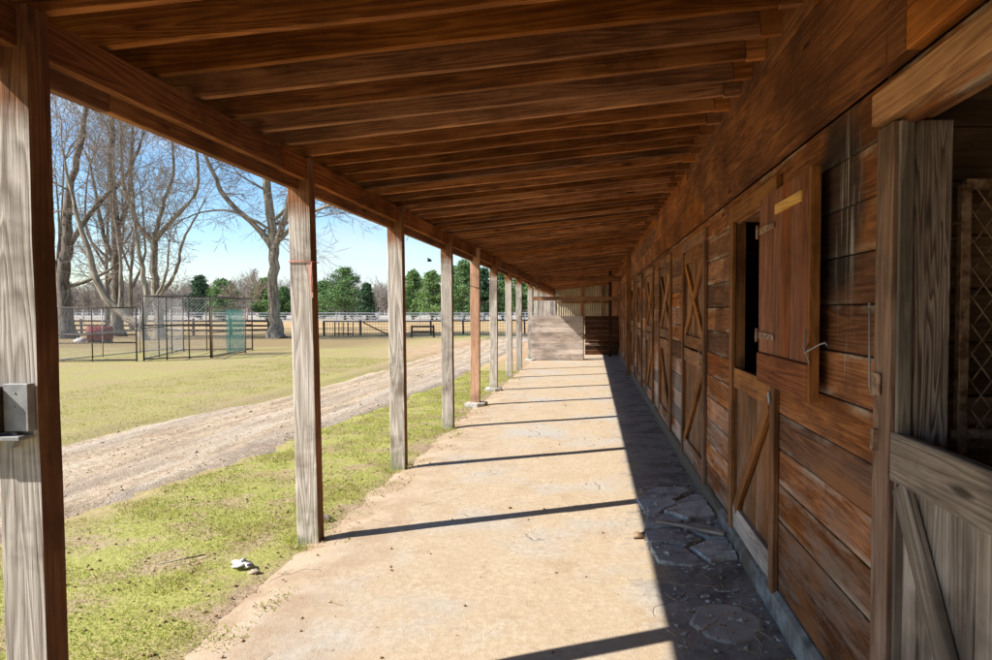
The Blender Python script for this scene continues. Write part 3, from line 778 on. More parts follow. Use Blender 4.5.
# swung-open upper door
X2 = WX - .062; ya, yb = 2.71, 3.53
d = MB(); planks(d, ya, yb, 1.335, 2.115, X2, .036)
ud = d.build('upper_door', M['shutter'], barn, .002)
d = MB(); d.board((X2 - .003, ya, 1.257), (X2 - .003, yb, 1.257), .15, .050, (0, 0, 1), seg=2, jit=.001, rnd=.1); d.build('door_rail', M['shutter'], ud, .005)
d = MB(); d.board((X2 - .001, ya - .008, 1.18), (X2 - .001, ya - .008, 2.117), .014, .044, (0, 1, 0)); d.build('door_edge', M['frame'], ud, .003)
d = MB(); d.board((X2 - .022, ya + .10, 2.02), (X2 - .022, ya + .50, 2.02), .045, .008, (0, 0, 1)); d.build('bare_strip', M['golden'], ud, .001)
d = MB(); d.tube([(X2 - .02, ya - .01, 1.42), (X2 - .045, ya - .03, 1.38), (X2 - .03, ya - .16, 1.42), (X2 - .02, ya - .2, 1.43), (X2 - .02, ya - .215, 1.42)], .003, 6)
d.tube([(X2 - .03, ya + .0, 1.47), (X2 - .045, ya - .02, 1.40), (X2 - .02, ya - .02, 1.34)], .003, 6)
d.build('latch_wire', M['galv'], ud)
for z_ in (1.42, 1.95):
    d = MB(); d.board((X2 - .024, 3.50, z_), (X2 - .024, 3.22, z_), .04, .005, (0, 0, 1), taper=.6)
    d.tube([(X2 - .03, 3.525, z_ - .035), (X2 - .03, 3.525, z_ + .035)], .008, 8)
    for q in (3.26, 3.34, 3.43): d.blob((X2 - .028, q, z_), .003, .006, .006, 0, 6, 4)
    d.build('hinge', M['rust'], ud, .001)
# ---- closed dutch doors
for i, (a, b) in enumerate(doors[2:]):
    frame(a, b, None).build('door_frame', M['frame'], barn, .003)
    l = lower_door(a, b, -1 if i % 2 else 1)
    d = MB(); planks(d, a + .01, b - .01, 1.19, DZ - .01, WX + .02); u = d.build('upper_door', M['door'], barn, .002)
    for z0, h in ((1.25, .11), (DZ - .07, .1)):
        d = MB(); d.board((WX - .004, a + .012, z0), (WX - .004, b - .012, z0), h, .026, (0, 0, 1)); d.build('door_rail', M['frame'], u, .003)
    for (p, q), xx in ((((a + .08, 1.32), (b - .08, DZ - .14)), WX - .006), (((b - .08, 1.32), (a + .08, DZ - .14)), WX - .010)):
        d = MB(); d.board((xx, *p), (xx, *q), .07, .024, (0, 1, .4)); d.build('door_brace', M['brace'], u, .003)
    d = MB(); d.board((WX - .035, a + .06, 1.16), (WX - .035, a - .03, 1.16), .03, .006, (0, 0, 1)); d.board((WX - .03, a + .10, 1.08), (WX - .04, a + .10, 1.22), .02, .012, (0, 1, 0))
    d.build('door_latch', M['rust'], u)
# post under the header seen far along the wall
m = MB(); m.board((WX - .09, 16.0, .0), (WX - .09, 16.0, 2.88), .1, .1, (1, 0, 0), seg=4, jit=.002); m.build('wall_post', M['frame'], barn, .004)

# ------------------------------------------------------------------ loose things on the walk
def poly(cx, cy, rx, ry, n=9, j=.22, rot=0):
    out = []
    for i in range(n):
        an = 2 * math.pi * i / n + U(-.18, .18); k = 1 + U(-j, j)
        x, y = math.cos(an) * rx * k, math.sin(an) * ry * k
        out.append((cx + x * math.cos(rot) - y * math.sin(rot), cy + x * math.sin(rot) + y * math.cos(rot)))
    return out
G = 'broken concrete pieces by the wall'
random.seed(12)
seeds = [((.50, 4.20), 'small concrete piece at the shadow edge, nearest the camera in the rubble'),
         ((.78, 4.30), 'flat concrete piece touching the wall, nearest the camera in the rubble'),
         ((.56, 4.50), 'grey concrete piece under the left part of the loose board'),
         ((.84, 4.66), 'concrete piece against the wall under the right end of the loose board'),
         ((.46, 4.86), 'narrow concrete piece at the shadow edge just beyond the loose board'),
         ((.72, 5.03), 'biggest palest concrete piece, raised in the middle of the rubble'),
         ((.47, 5.26), 'long concrete piece at the shadow edge behind the biggest pale piece'),
         ((.86, 5.40), 'concrete piece against the wall behind the biggest pale piece'),
         ((.62, 5.60), 'concrete piece farthest from the camera in the rubble')]
def clip(poly_, px_, py_, nx_, ny_):
    out = []
    for a_, b_ in zip(poly_, poly_[1:] + poly_[:1]):
        da = (a_[0] - px_) * nx_ + (a_[1] - py_) * ny_; db = (b_[0] - px_) * nx_ + (b_[1] - py_) * ny_
        if da <= 0: out.append(a_)
        if da * db < 0: k = da / (da - db); out.append((a_[0] + (b_[0] - a_[0]) * k, a_[1] + (b_[1] - a_[1]) * k))
    return out
for q, ((sx, sy), lab) in enumerate(seeds):
    c = [(.40, 4.08), (.60, 4.02), (.90, 4.14), (.902, 5.50), (.78, 5.76), (.52, 5.80), (.36, 5.45), (.41, 5.0), (.35, 4.6)]
    for k, ((ox, oy), _) in enumerate(seeds):
        if k == q: continue
        dx, dy = ox - sx, oy - sy; L = math.hypot(dx, dy); gp = .012 + .004 * ((q * 5 + k * 5) % 4)
        c = clip(c, (sx + ox) / 2 - dx / L * gp, (sy + oy) / 2 - dy / L * gp, dx / L, dy / L)
    pl = []
    for a_, b_ in zip(c, c[1:] + c[:1]):
        L = math.hypot(b_[0] - a_[0], b_[1] - a_[1]); n = max(1, int(L / .05))
        for k in range(n):
            t_ = k / n; pl.append((a_[0] + (b_[0] - a_[0]) * t_ + U(-.007, .007), a_[1] + (b_[1] - a_[1]) * t_ + U(-.010, .010)))
    tx, ty = U(-.08, .08), U(-.05, .05); h = .03 + (q == 5) * .022 + U(0, .008); n = len(pl)
    m = MB(); vs = []
    for lv, sc_ in ((0, 1.0), (1, .985), (2, .95)):
        for x, y in pl:
            x2 = sx + (x - sx) * sc_; y2 = sy + (y - sy) * sc_
            vs.append((x2, y2, -.004 if lv == 0 else h - (.006 if lv == 1 else 0) + (x2 - sx) * tx + (y2 - sy) * ty + U(-.0015, .0015)))
    fs = []
    for i_ in range(n):
        j_ = (i_ + 1) % n; fs += [(i_, j_, n + j_, n + i_), (n + i_, n + j_, 2 * n + j_, 2 * n + i_)]
    fs.append(tuple(2 * n + i_ for i_ in range(n)))
    m.add(vs, fs)
    tag(m.build('concrete_slab', M['palecon' if q in (5, 1, 7) else 'concrete']), lab, 'concrete', G)
cm = MB()
for i in range(420):
    x = U(.36, .90); y = U(3.95, 5.95) if R() < .8 else U(3.0, 3.7); r_ = U(.004, .013) * (1.9 if R() < .12 else 1)
    cm.blob((x, y, .008 + (.03 if 4.1 < y < 5.7 and R() < .5 else 0) + r_ * .2), r_ * U(.8, 1.6), r_ * U(.7, 1.3), r_ * .6, .9, 5, 3, smooth=False)
tag(cm.build('rubble', M['palecon']), 'small grey chips and grit between the broken concrete pieces', 'rubble', kind='stuff')
m = MB(); m.board((.46, 4.76, .062), (.88, 4.44, .075), .045, .02, (0, 1, 0), seg=3, jit=.002)
tag(m.build('loose_board', M['grey'], None, .003), 'narrow grey board lying across the broken concrete pieces', 'board')
m = MB(); m.slab(poly(.66, 3.30,   .18, .21, 20, .09, .1), .0, .016, jz=.001)
tag(m.build('concrete_slab', M['patch']), 'smooth rounded pale concrete slab lying alone in the shade', 'concrete')
m = MB(); m.blob((.33, 4.55, .03), .05, .03, .022, .5, 8, 5); m.blob((.37, 4.5, .025), .03, .03, .018, .5, 7, 4)
tag(m.build('dirt_clod', M['crumb']), 'brown dirt clod at the edge of the long roof shadow', 'dirt clod')
m = MB(); m.blob((-2.12, 4.05, .022), .045, .03, .014, .9, 12, 7); m.blob((-2.07, 4.04, .018), .03, .022, .010, .9, 9, 5)
tag(m.build('litter', M['paper']), 'crumpled white scrap of litter lying on the grass near the post', 'litter')
for x, y, r_, lab in ((-2.0, 3.98, .022, 'small brown stone just right of the white litter'), (-1.72, 3.55, .03, 'brown stone at the grass edge nearest the camera'), (-2.0, 5.0, .05, 'flat brown stone at the foot of the post with red string')):
    m = MB(); m.blob((x, y, gz(x, y) + .01), r_ * 1.5, r_, r_ * .6, .4, 9, 6); tag(m.build('stone', M['stone']), lab, 'stone')
m = MB(); m.tube([(-2.62, 4.05, .02), (-2.5, 4.1, .03), (-2.42, 4.2, .022)], .005, 5); m.tube([(-2.5, 4.1, .03), (-2.46, 4.06, .03)], .003, 5)
tag(m.build('twig', M['bark']), 'short dark twig lying in the grass strip', 'twig')

# ------------------------------------------------------------------ trees
def grow(tr, cr, p, d, L, r, depth, maxd, spread, up, rngs, minr=.008, trunkd=1, kids=(2, 3)):
    n = 4 if depth < 3 else 3
    pts = [p]; rad = [r]; q = p.copy(); dd = d.copy()
    for i in range(n):
        dd = (dd + Vector((rngs.gauss(0, .13), rngs.gauss(0, .13), rngs.gauss(0, .09) + up * .07))).normalized()
        q = q + dd * (L / n); pts.append(q.copy()); rad.append(max(minr, r * (1 - .4 * (i + 1) / n)))
    (tr if depth < trunkd else cr).tube(pts, rad, 7 if depth < 2 else (4 if depth < 4 else 3), cap=False)
    if depth >= maxd: return
    # forks at the end and side shoots
    k = rngs.randint(*kids)
    for i in range(k):
        ax = dd.cross(Vector((rngs.gauss(0, 1), rngs.gauss(0, 1), rngs.gauss(0, 1)))).normalized()
        nd = (Matrix.Rotation(rngs.uniform(.35, 1) * spread, 3, ax) @ dd)
        nd.z += up * .15; nd.normalize()
        grow(tr, cr, pts[-1], nd, L * rngs.uniform(.62, .88), rad[-1] * rngs.uniform(.6, .85), depth + 1, maxd, spread, up, rngs, minr, trunkd, kids)
    if depth > 0:
        for j in range(rngs.randint(2, 4)):
            i = rngs.randint(1, n - 1)
            ax = dd.cross(Vector((rngs.gauss(0, 1), rngs.gauss(0, 1), rngs.gauss(0, 1)))).normalized()
            nd = Matrix.Rotation(rngs.uniform(.6, 1.2), 3, ax) @ dd
            dp = min(maxd, depth + 2)
            grow(tr, cr, pts[i], nd, L * rngs.uniform(.45, .7), rad[i] * .4, dp, maxd, spread, up, rngs, minr, trunkd, kids)
def tree(name, base, limbs, maxd, seed, label, tm, cmt, minr=.012, group='bare trees beyond the pen', spread=.55, up=.5, cat='tree'):
    """limbs: list of polylines (points relative to base, with radii) for trunk; each ends in a growing crown"""
    rr = random.Random(seed); root = empty(name, base); tr = MB(); cr = MB(); s_ = .72
    limbs = [(p_, [q * (s_ if (i_ or g_) else .9) * (1 if i_ else .88) for g_, q in enumerate(r_)], l_, d_) for i_, (p_, r_, l_, d_) in enumerate(limbs)]
    for pts, rad, L, dep in limbs:
        P = [Vector(p) for p in pts]
        # smooth subdivision with slight wobble
        Q = []; Rr = []
        for i in range(len(P) - 1):
            for k in range(5):
                t_ = k / 5
                a_ = P[max(i - 1, 0)]; b_ = P[i]; c_ = P[i + 1]; d_ = P[min(i + 2, len(P) - 1)]
                q_ = .5 * ((2 * b_) + (c_ - a_) * t_ + (2 * a_ - 5 * b_ + 4 * c_ - d_) * t_ ** 2 + (3 * b_ - a_ - 3 * c_ + d_) * t_ ** 3)
                j = Vector((rr.gauss(0, 1), rr.gauss(0, 1), 0)) * ((.02 + rad[i] * .035) if (i or k) else 0)
                Q.append(q_ + j); Rr.append((rad[i] * (1 - t_) + rad[i + 1] * t_) * rr.uniform(.95, 1.05))
        Q.append(P[-1]); Rr.append(rad[-1])
        tr.tube(Q, Rr, 9, cap=False)
        d = (P[-1] - P[-2]).normalized()
        for i in range(3 if dep < 4 else 2):
            nd = (d + Vector((rr.gauss(0, .4), rr.gauss(0, .4), rr.gauss(.1, .2)))).normalized()
            grow(cr, cr, P[-1], nd, L, rad[-1] * .8, dep, maxd, spread, up, rr, minr)
        for i in range(3, len(Q) - 1):              # side limbs along the way
            if rr.random() < .38:
                nd = (Vector((rr.gauss(0, 1), rr.gauss(0, 1), rr.gauss(.35, .4)))).normalized()
                if Q[i].z > 3: grow(cr, cr, Q[i], nd, L * rr.uniform(.5, .9), Rr[i] * .33, min(dep + 1, maxd), maxd, spread, up, rr, minr)
    tr.build('trunk', tm, root); cr.build('crown', cmt, root)
    tag(root, label, cat, group); return root
GB = 'bare trees beyond the pen'
# big forked tree (base measured on the ground)
tree('bare_tree', (-17.6, 37.8, 0), [
    ([(0, 0, -.2), (-.05, 0, .8), (-.1, 0, 3), (0, 0, 5.0)], [.85, .52, .42, .40], .1, 9),
    ([(0, 0, 4.9), (-1.1, .2, 6.2), (-2.7, .3, 7.7), (-3.6, .2, 9.6), (-4.6, 0, 12.0), (-5.2, 0, 14)], [.30, .21, .18, .14, .1, .05], 2.2, 3),
    ([(0, 0, 4.9), (-.35, .2, 7.5), (-.7, .3, 11), (-.5, .4, 15)], [.36, .31, .25, .13], 2.6, 2),
    ([(0, 0, 4.9), (.9, -.2, 7.4), (1.5, -.5, 10), (1.6, -.6, 14)], [.28, .2, .15, .08], 2.4, 3),
    ([(.3, 0, 5.4), (1.7, -.2, 6.6), (3.6, -.4, 7.4), (5.6, -.4, 7.9)], [.17, .12, .08, .045], 2.3, 2),
    ([(.1, 0, 6.6), (2.0, .6, 8.3), (4.4, 1, 9.0), (6.0, 1.2, 8.4)], [.15, .1, .07, .04], 2.3, 2),
    ([(-.2, 0, 6.0), (-1.9, -.5, 6.9), (-3.4, -.6, 6.9), (-4.6, -.6, 6.5)], [.12, .09, .06, .04], 1.9, 3)],
    7, 11, 'big bare tree with a thick forked trunk standing alone beside the teal gate', M['bark'], M['twig'], .0075, GB, .6, .25)
tree('bare_tree', (-23.3, 36.6, 0), [
    ([(0, 0, -.2), (0, 0, 1), (-.2, 0, 3.2), (-.2, 0, 5.3)], [.5, .36, .29, .27], .1, 9),
    ([(-.2, 0, 5.2), (-1.1, 0, 6.3), (-1.9, .2, 8.6), (-2.0, .3, 11.5)], [.2, .16, .12, .07], 2.2, 3),
    ([(-.2, 0, 5.2), (.3, .2, 7.4), (.8, .3, 9.2), (.6, .3, 12)], [.17, .13, .1, .06], 2.2, 3),
    ([(-.2, 0, 5.2), (1.0, -.2, 6.4), (2.3, -.2, 7.9), (2.2, -.1, 10.4), (2.0, -.2, 12.4)], [.19, .15, .12, .09, .05], 2.2, 3),
    ([(0, 0, 2.2), (1.1, -.2, 3.6), (1.5, -.2, 5.2), (2.4, -.2, 6.8)], [.15, .12, .09, .04], 1.9, 3)],
    7, 21, 'bare tree whose trunk splits into an open fork right behind the tall pen panel', M['bark'], M['twig'], .0075, GB, .6, .4)
tree('bare_tree', (-27.5, 39.4, 0), [
    ([(0, 0, -.2), (0, 0, 1), (.1, 0, 5), (-.1, 0, 9.5), (0, 0, 14)], [.75, .5, .40, .28, .16], 2.6, 2),
    ([(.1, 0, 6), (.7, .3, 8.5), (.9, .4, 12.5)], [.2, .16, .08], 2.4, 3),
    ([(0, 0, 4.2), (-1.0, .3, 6.5), (-1.6, .4, 10)], [.18, .14, .07], 2.2, 3)],
    7, 31, 'tall straight bare tree behind the red tank', M['bark_dark'], M['twig'], .0075, GB, .5, .8)
tree('bare_tree', (-23.0, 35.0, 0), [
    ([(0, 0, -.2), (-.15, 0, .5), (-.4, 0, .9)], [.36, .27, .25], .1, 9),
    ([(-.3, 0, .8), (-1.1, 0, 1.3), (-2.1, 0, 2.3), (-2.7, 0, 4.2), (-3.5, 0, 7.0), (-3.9, 0, 9.2)], [.3, .28, .25, .19, .13, .07], 2.0, 3),
    ([(-.2, 0, .7), (.1, 0, 2.4), (-.3, .1, 4.6), (-.5, .1, 6.6)], [.26, .19, .13, .06], 1.8, 3),
    ([(-1.3, 0, 1.5), (-1.3, .2, 3.8), (-1.7, .3, 6.5)], [.15, .11, .05], 1.7, 3),
    ([(.0, 0, 1.6), (.9, .2, 3.0), (1.2, .2, 5.0)], [.13, .1, .05], 1.6, 3)],
    7, 41, 'crooked bare tree with a pale trunk leaning far to the left inside the pen', M['bark'], M['twig'], .007, GB, .65, .35)
tree('bare_tree', (-28.6, 37.0, 0), [
    ([(0, 0, -.2), (0, 0, 1), (-.1, 0, 3.2), (.2, 0, 5.5)], [.85, .58, .48, .42], .1, 9),
    ([(.2, 0, 5.4), (.2, .2, 8), (.9, .3, 11), (1.4, .3, 14)], [.34, .27, .2, .1], 2.6, 2),
    ([(.0, 0, 3.2), (-1.4, 0, 5.2), (-2.4, 0, 9), (-2.6, 0, 13)], [.32, .28, .2, .1], 2.6, 2),
    ([(.2, 0, 5.0), (1.8, 0, 7.2), (3.4, .1, 8.8), (4.2, .2, 10.8)], [.22, .17, .12, .06], 2.3, 3),
    ([(.1, 0, 2.8), (1.4, 0, 3.2), (2.7, 0, 3.9), (3.4, 0, 4.7)], [.16, .12, .08, .04], 1.8, 3)],
    7, 51, 'heavy dark bare tree with thick limbs at the left end of the pen', M['bark_dark'], M['twig'], .0075, GB, .6, .45)
rr = random.Random(5)
for i, (x, y, h, lab) in enumerate((
    (-33.5, 47, 15, 'slender bare tree behind the heavy dark tree at the left'),
    (-35.2, 52, 15, 'slender twin-stemmed bare tree between the tall straight tree and the forked tree'),
    (-39.5, 50, 17, 'farthest slender bare tree at the left edge of the grove'),
    (-34.5, 43, 13, 'thin bare tree just left of the heavy dark tree'))):
    tree('bare_tree', (x, y, 0), [
        ([(0, 0, -.2), (rr.uniform(-.2, .2), 0, h * .25), (rr.uniform(-.5, .5), 0, h * .55), (rr.uniform(-.6, .6), 0, h * .85)], [.24, .19, .13, .06], 2.4, 3),
        ([(0, 0, h * .2), (rr.uniform(.5, 1.2), 0, h * .4), (rr.uniform(.8, 1.5), 0, h * .75)], [.15, .12, .05], 2.2, 3),
        ([(0, 0, h * .3), (-rr.uniform(.5, 1.4), 0, h * .5), (-rr.uniform(.9, 1.9), 0, h * .78)], [.13, .1, .05], 2.1, 3)],
        6, 60 + i, lab, M['bark_dark'], M['twig'], .012, GB, .55, .6)
# evergreens beyond the white fence
def pine(x, y, h, w, mat, lab, seed, tip=.55):
    rr = random.Random(seed); root = empty('pine_tree', (x, y, 0))
    t = MB(); t.tube([(0, 0, -.3), (.05, 0, h * .5), (0, 0, h * .96)], [.22, .15, .03], 6, cap=False)
    c = MB()
    # whorled limbs carrying clumps of leaf-sized faces
    for k in range(int(40 + h * 6)):
        u = rr.random() ** .8; z = h * (.06 + .94 * u)
        prof = (1 - u) ** tip * (.55 + .45 * min(1, u * 5)) if tip < 1 else (1 - u) ** 1.0
        an = rr.uniform(0, 6.283); L = w * .5 * prof * rr.uniform(.45, 1.2) + .15
        ex, ey = math.cos(an) * L, math.sin(an) * L; ez = z + rr.uniform(0, .14) * L
        t.tube([(0, 0, z - L * .15), (ex * .9, ey * .9, ez)], [.045, .015], 3, cap=False)
        for q in range(4):
            f = (.3, .55, .8, 1)[q]; cx, cy, cz = ex * f, ey * f, z + (ez - z) * f; cr_ = (.48 + .16 * L) * rr.uniform(.7, 1.2)
            for j in range(38):
                d = Vector((rr.gauss(0, 1), rr.gauss(0, 1), rr.gauss(0, .6))).normalized() * cr_ * rr.uniform(.2, 1)
                p = Vector((cx, cy, cz)) + d; s_ = rr.uniform(.07, .17)
                a = Vector((rr.gauss(0, 1), rr.gauss(0, 1), rr.gauss(0, .7))).normalized() * s_; b = a.cross(Vector((rr.gauss(0, 1), rr.gauss(0, 1), rr.gauss(0, 1)))).normalized() * s_ * .6
                c.add([p - a, p + b, p + a, p - b], [(0, 1, 2, 3)], None, max(0, min(1, .5 + .3 * (d.z / cr_) + rr.uniform(-.35, .35))))
    t.build('trunk', M['bark_dark'], root); c.build('crown', mat, root)
    tag(root, lab, 'tree', 'evergreens beyond the white fence')
K = 680
def at(px, Y): return (px - 592) / K * Y
for i, (px, top, wpx, Y, mt, tip, lab) in enumerate((
    (201, 278, 22, 112, 'pine_dark', .5, 'smallest dark round evergreen farthest left beyond the white fence'),
    (224, 282, 32, 104, 'pine', .5, 'rounded green evergreen second from the left beyond the white fence'),
    (267, 280, 30, 108, 'pine_light', .6, 'light green evergreen half hidden behind the big forked tree'),
    (285, 290, 20, 114, 'pine', .7, 'small green evergreen at the right side of the big tree trunk'),
    (324, 283, 34, 118, 'pine', .6, 'green evergreen just right of the post with red string'),
    (345, 270, 50, 108, 'pine', .6, 'broad tall green evergreen between the first two wooden posts'),
    (367, 285, 16, 104, 'pine_dark', 1, 'narrow dark pointed spruce beside the broad evergreen'),
    (413, 272, 28, 110, 'pine_light', .6, 'bright green evergreen right of the second post'),
    (432, 273, 34, 106, 'pine_light', .55, 'tall bright green evergreen left of the third post'),
    (452, 268, 26, 118, 'pine', .55, 'green evergreen between the third post and the orange post'),
    (464, 262, 30, 104, 'pine', .5, 'tallest green evergreen left of the orange post'),
    (484, 270, 26, 110, 'pine_dark', .6, 'dark evergreen just right of the orange post'),
    (503, 266, 26, 106, 'pine', .6, 'green evergreen seen between the far wooden posts'),
    (521, 272, 24, 110, 'pine_light', .6, 'last light green evergreen at the far end of the posts'),
    (540, 266, 26, 106, 'pine', .6, 'green evergreen behind the upper part of the partition'))):
    h = 1.55 + (311 - top) / K * Y
    pine(at(px, Y), Y, h, wpx / K * Y * 1.25, M[mt], lab, 100 + i, tip)
# far bare wood, one mass
wm = MB(); rr = random.Random(77)
for i in range(800):
    Y = rr.uniform(185, 235); x = at(rr.uniform(-60, 640), Y); h = rr.uniform(6.5, 10.5) * Y / 200
    pxx = 592 + x / Y * K
    if 238 < pxx < 256: h *= 1.15
    wm.tube([(x, Y, 0), (x + rr.uniform(-.3, .3), Y, h * .6), (x + rr.uniform(-.5, .5), Y, h)], [.16, .1, .03], 3, cap=False, rnd=rr.random())
    for j in range(34):
        z = h * rr.uniform(.15, .85); an = rr.uniform(0, 6.28); L = h * rr.uniform(.12, .3)
        e = (x + math.cos(an) * L, Y + math.sin(an) * L, z + L * rr.uniform(.3, 1.3))
        wm.tube([(x, Y, z), e], [.055, .03], 3, cap=False)
        for q in range(2):
            f = rr.uniform(.3, .9); bx = x + (e[0] - x) * f; by = Y + (e[1] - Y) * f; bz = z + (e[2] - z) * f
            wm.tube([(bx, by, bz), (bx + rr.gauss(0, .8), by, bz + rr.uniform(.2, 1.3))], [.04, .02], 3, cap=False)
tag(wm.build('distant_woods', M['twig_red']), 'distant mass of bare reddish-grey woods along the horizon', 'woods', kind='stuff')
tree('bare_tree', (at(247, 100), 100, 0), [([(0, 0, -.2), (.1, 0, 1.5), (0, 0, 2.6)], [.2, .15, .12], 1.7, 3), ([(0, 0, 1.5), (.7, 0, 2.6)], [.1, .07], 1.4, 3), ([(0, 0, 1.5), (-.7, 0, 2.6)], [.1, .07], 1.4, 3)],
     6, 90, 'small rounded pinkish bare tree between the rounded evergreen and the big tree', M['twig_red'], M['twig_red'], .035, 'bare trees beyond the pen', .6, .5)

# ------------------------------------------------------------------ pen
pen = empty('animal_pen', (-14, 21, 0)); o_ = pen.location
tag(pen, 'rusty metal tube pen with wire mesh panels and a teal netting gate on the grass', 'pen')
def L_(p): return (p[0] - o_.x, p[1] - o_.y, p[2])
def panel(p, q, h, mat, wires=True, midrail=(.5,), name='pen_panel', npost=0, r_=.022):
    m = MB(); P = Vector((p[0], p[1], 0)); Q = Vector((q[0], q[1], 0))
    for c in (P, Q): m.tube([L_((c.x, c.y, -.05)), L_((c.x, c.y, h))], r_, 6)
    for i in range(npost):
        c = P.lerp(Q, (i + 1) / (npost + 1)); m.tube([L_((c.x, c.y, .0)), L_((c.x, c.y, h))], r_ * .8, 6)
    for k in (0.03, *midrail, 1.0): m.tube([L_((P.x, P.y, h * k)), L_((Q.x, Q.y, h * k))], r_ * .9, 6)
    o = m.build(name, mat, pen)
    if wires:
        w = MB(); L = (Q - P).length; st = .11; n = int((L + h) / st)
        for s_ in (1, -1):
            for i in range(n):
                c = i * st - (h if s_ > 0 else 0); pts = []
                a0 = max(0, c if s_ > 0 else c - h); a1 = min(L, c + h if s_ > 0 else c)
                if a1 - a0 < .03: continue
                z0 = (a0 - c) if s_ > 0 else (c - a0); z1 = (a1 - c) if s_ > 0 else (c - a1)
                A = P.lerp(Q, a0 / L); B = P.lerp(Q, a1 / L)
                w.tube([L_((A.x, A.y, z0)), L_((B.x, B.y, z1))], .0022, 3, cap=False)
        w.build('wire_mesh', M['steel'], o)
    return o
p0, p1, p2, p3 = (-16.2, 20.2), (-13.6, 20.6), (-12.3, 21.9), (-12.5, 24.5)
panel(p0, (-13.75, 20.5), 1.62, M['darksteel'], True, (.5, .35), npost=1)
panel((-16.0, 20.35), (-16.4, 26.5), 1.62, M['steel'], True, (.5,), npost=2)
panel(p1, p2, 1.98, M['darksteel'], True, (.55,), npost=2)
panel(p1, (-15.4, 25.6), 1.98, M['darksteel'], True, (.5,), npost=2)
panel((-15.4, 25.6), (-13.1, 26.2), 1.98, M['darksteel'], True, (.5,), npost=2)
panel(p2, (-13.1, 26.2), 1.98, M['darksteel'], False, (), npost=0)
panel((-16.4, 26.5), (-15.4, 25.6), 1.62, M['steel'], True, (.5,), npost=0)
g = panel((-12.28, 21.95), p3, 1.63, M['rust'], True, (.5,), name='pen_gate')
A = Vector((-12.36, 22.9, 0)); B = Vector((-12.51, 24.42, 0)); nt = MB()
vs = []; fs = []; nx, nz = 34, 34
for j in range(nz + 1):
    for i in range(nx + 1):
        c = A.lerp(B, i / nx); zz = .10 + 1.48 * j / nz
        vs.append(L_((c.x + .025 + .012 * math.sin(i * .9 + j * .4), c.y, zz - .02 * math.sin(i / nx * 3.14) * (j == nz))))
for j in range(nz):
    for i in range(nx):
        if (i * 7 + j * 13) % 11 == 0: continue
        k = j * (nx + 1) + i; fs.append((k, k + 1, k + nx + 2, k + nx + 1))
nt.add(vs, fs); nt.build('netting', M['green'], g)

# ------------------------------------------------------------------ fences
def rail_fence(pts, h, rails, mat, name, lab, cat, grp=None, rr_=.05, step=2.4, rt=.04, rw=.12, mesh=False):
    root = empty(name, (pts[0][0], pts[0][1], 0)); b = root.location
    for a, c in zip(pts, pts[1:]):
        A = Vector((*a, 0)); B = Vector((*c, 0)); n = max(1, round((B - A).length / step))
        for i in range(n + (1 if c == pts[-1] else 0)):
            p = A.lerp(B, i / n) - b; m = MB(); m.board((p.x, p.y, -.1), (p.x + U(-.03, .03), p.y, h + U(.02, .09)), rr_ * 2, rr_ * 2, (1, 0, 0)); m.build('fence_post', mat, root)
        for z in rails:
            m = MB()
            for i in range(n):
                p = A.lerp(B, i / n) - b; q = A.lerp(B, (i + 1) / n) - b
                m.board((p.x, p.y - rr_, z + U(-.02, .02)), (q.x, q.y - rr_, z + U(-.02, .02)), rw, rt, (0, 0, 1))
            m.build('fence_rail', mat, root)
        if mesh:
            m = MB(); n2 = int((B - A).length / .16)
            for i in range(n2):
                p = A.lerp(B, i / n2) - b; m.board((p.x, p.y, 0.02), (p.x, p.y, h), .012, .012, (1, 0, 0))
            for z in (.15, .32, .5, .68): m.board(A - b + Vector((0, 0, z)), B - b + Vector((0, 0, z)), .012, .012)
            tag(m.build('fence_wire', M['darksteel'], root), kind='stuff' if False else None)
    tag(root, lab, cat, grp); return root
rail_fence([(-33, 41), (-26, 40.5), (-19.2, 40.4)], .95, (.35, .62, .9), M['rail'], 'rail_fence', 'dark wooden rail fence running behind the pen to the big tree', 'fence', step=2.2)
fr = rail_fence([(-16.0, 40.6), (-10.0, 42.2), (-4.4, 44.5), (-1.2, 46)], .86, (.86,), M['rail'], 'rail_fence', 'dark post and wire fence across the field right of the big tree', 'fence', step=2.1, mesh=True, rw=.07)
m = MB(); m.board((2.2, .4, .8), (3.6, .7, .05), .07, .05); m.build('fence_brace', M['rail'], fr)
m = MB()
for x in (-.0, .25, .5, .8, 1.1): m.board((x + .6, .1, 0), (x + .6, .1, .82), .05, .04, (1, 0, 0))
m.board((.6, .08, .12), (1.7, .08, .12), .05, .04); m.build('fence_gate', M['rail'], fr)
m = rail_fence([(-10.2, 38.4), (-9.0, 38.7)], .62, (.3, .6), M['rail'], 'hitching_rail', 'short low dark rail in front of the wire fence', 'rail', step=1.2)
rail_fence([(-78, 78), (-45, 80), (-18, 81), (2, 82)], 1.25, (.3, .62, .93, 1.2), M['whitepaint'], 'white_fence', 'long white board fence across the far side of the field', 'fence', step=2.4, rw=.08)
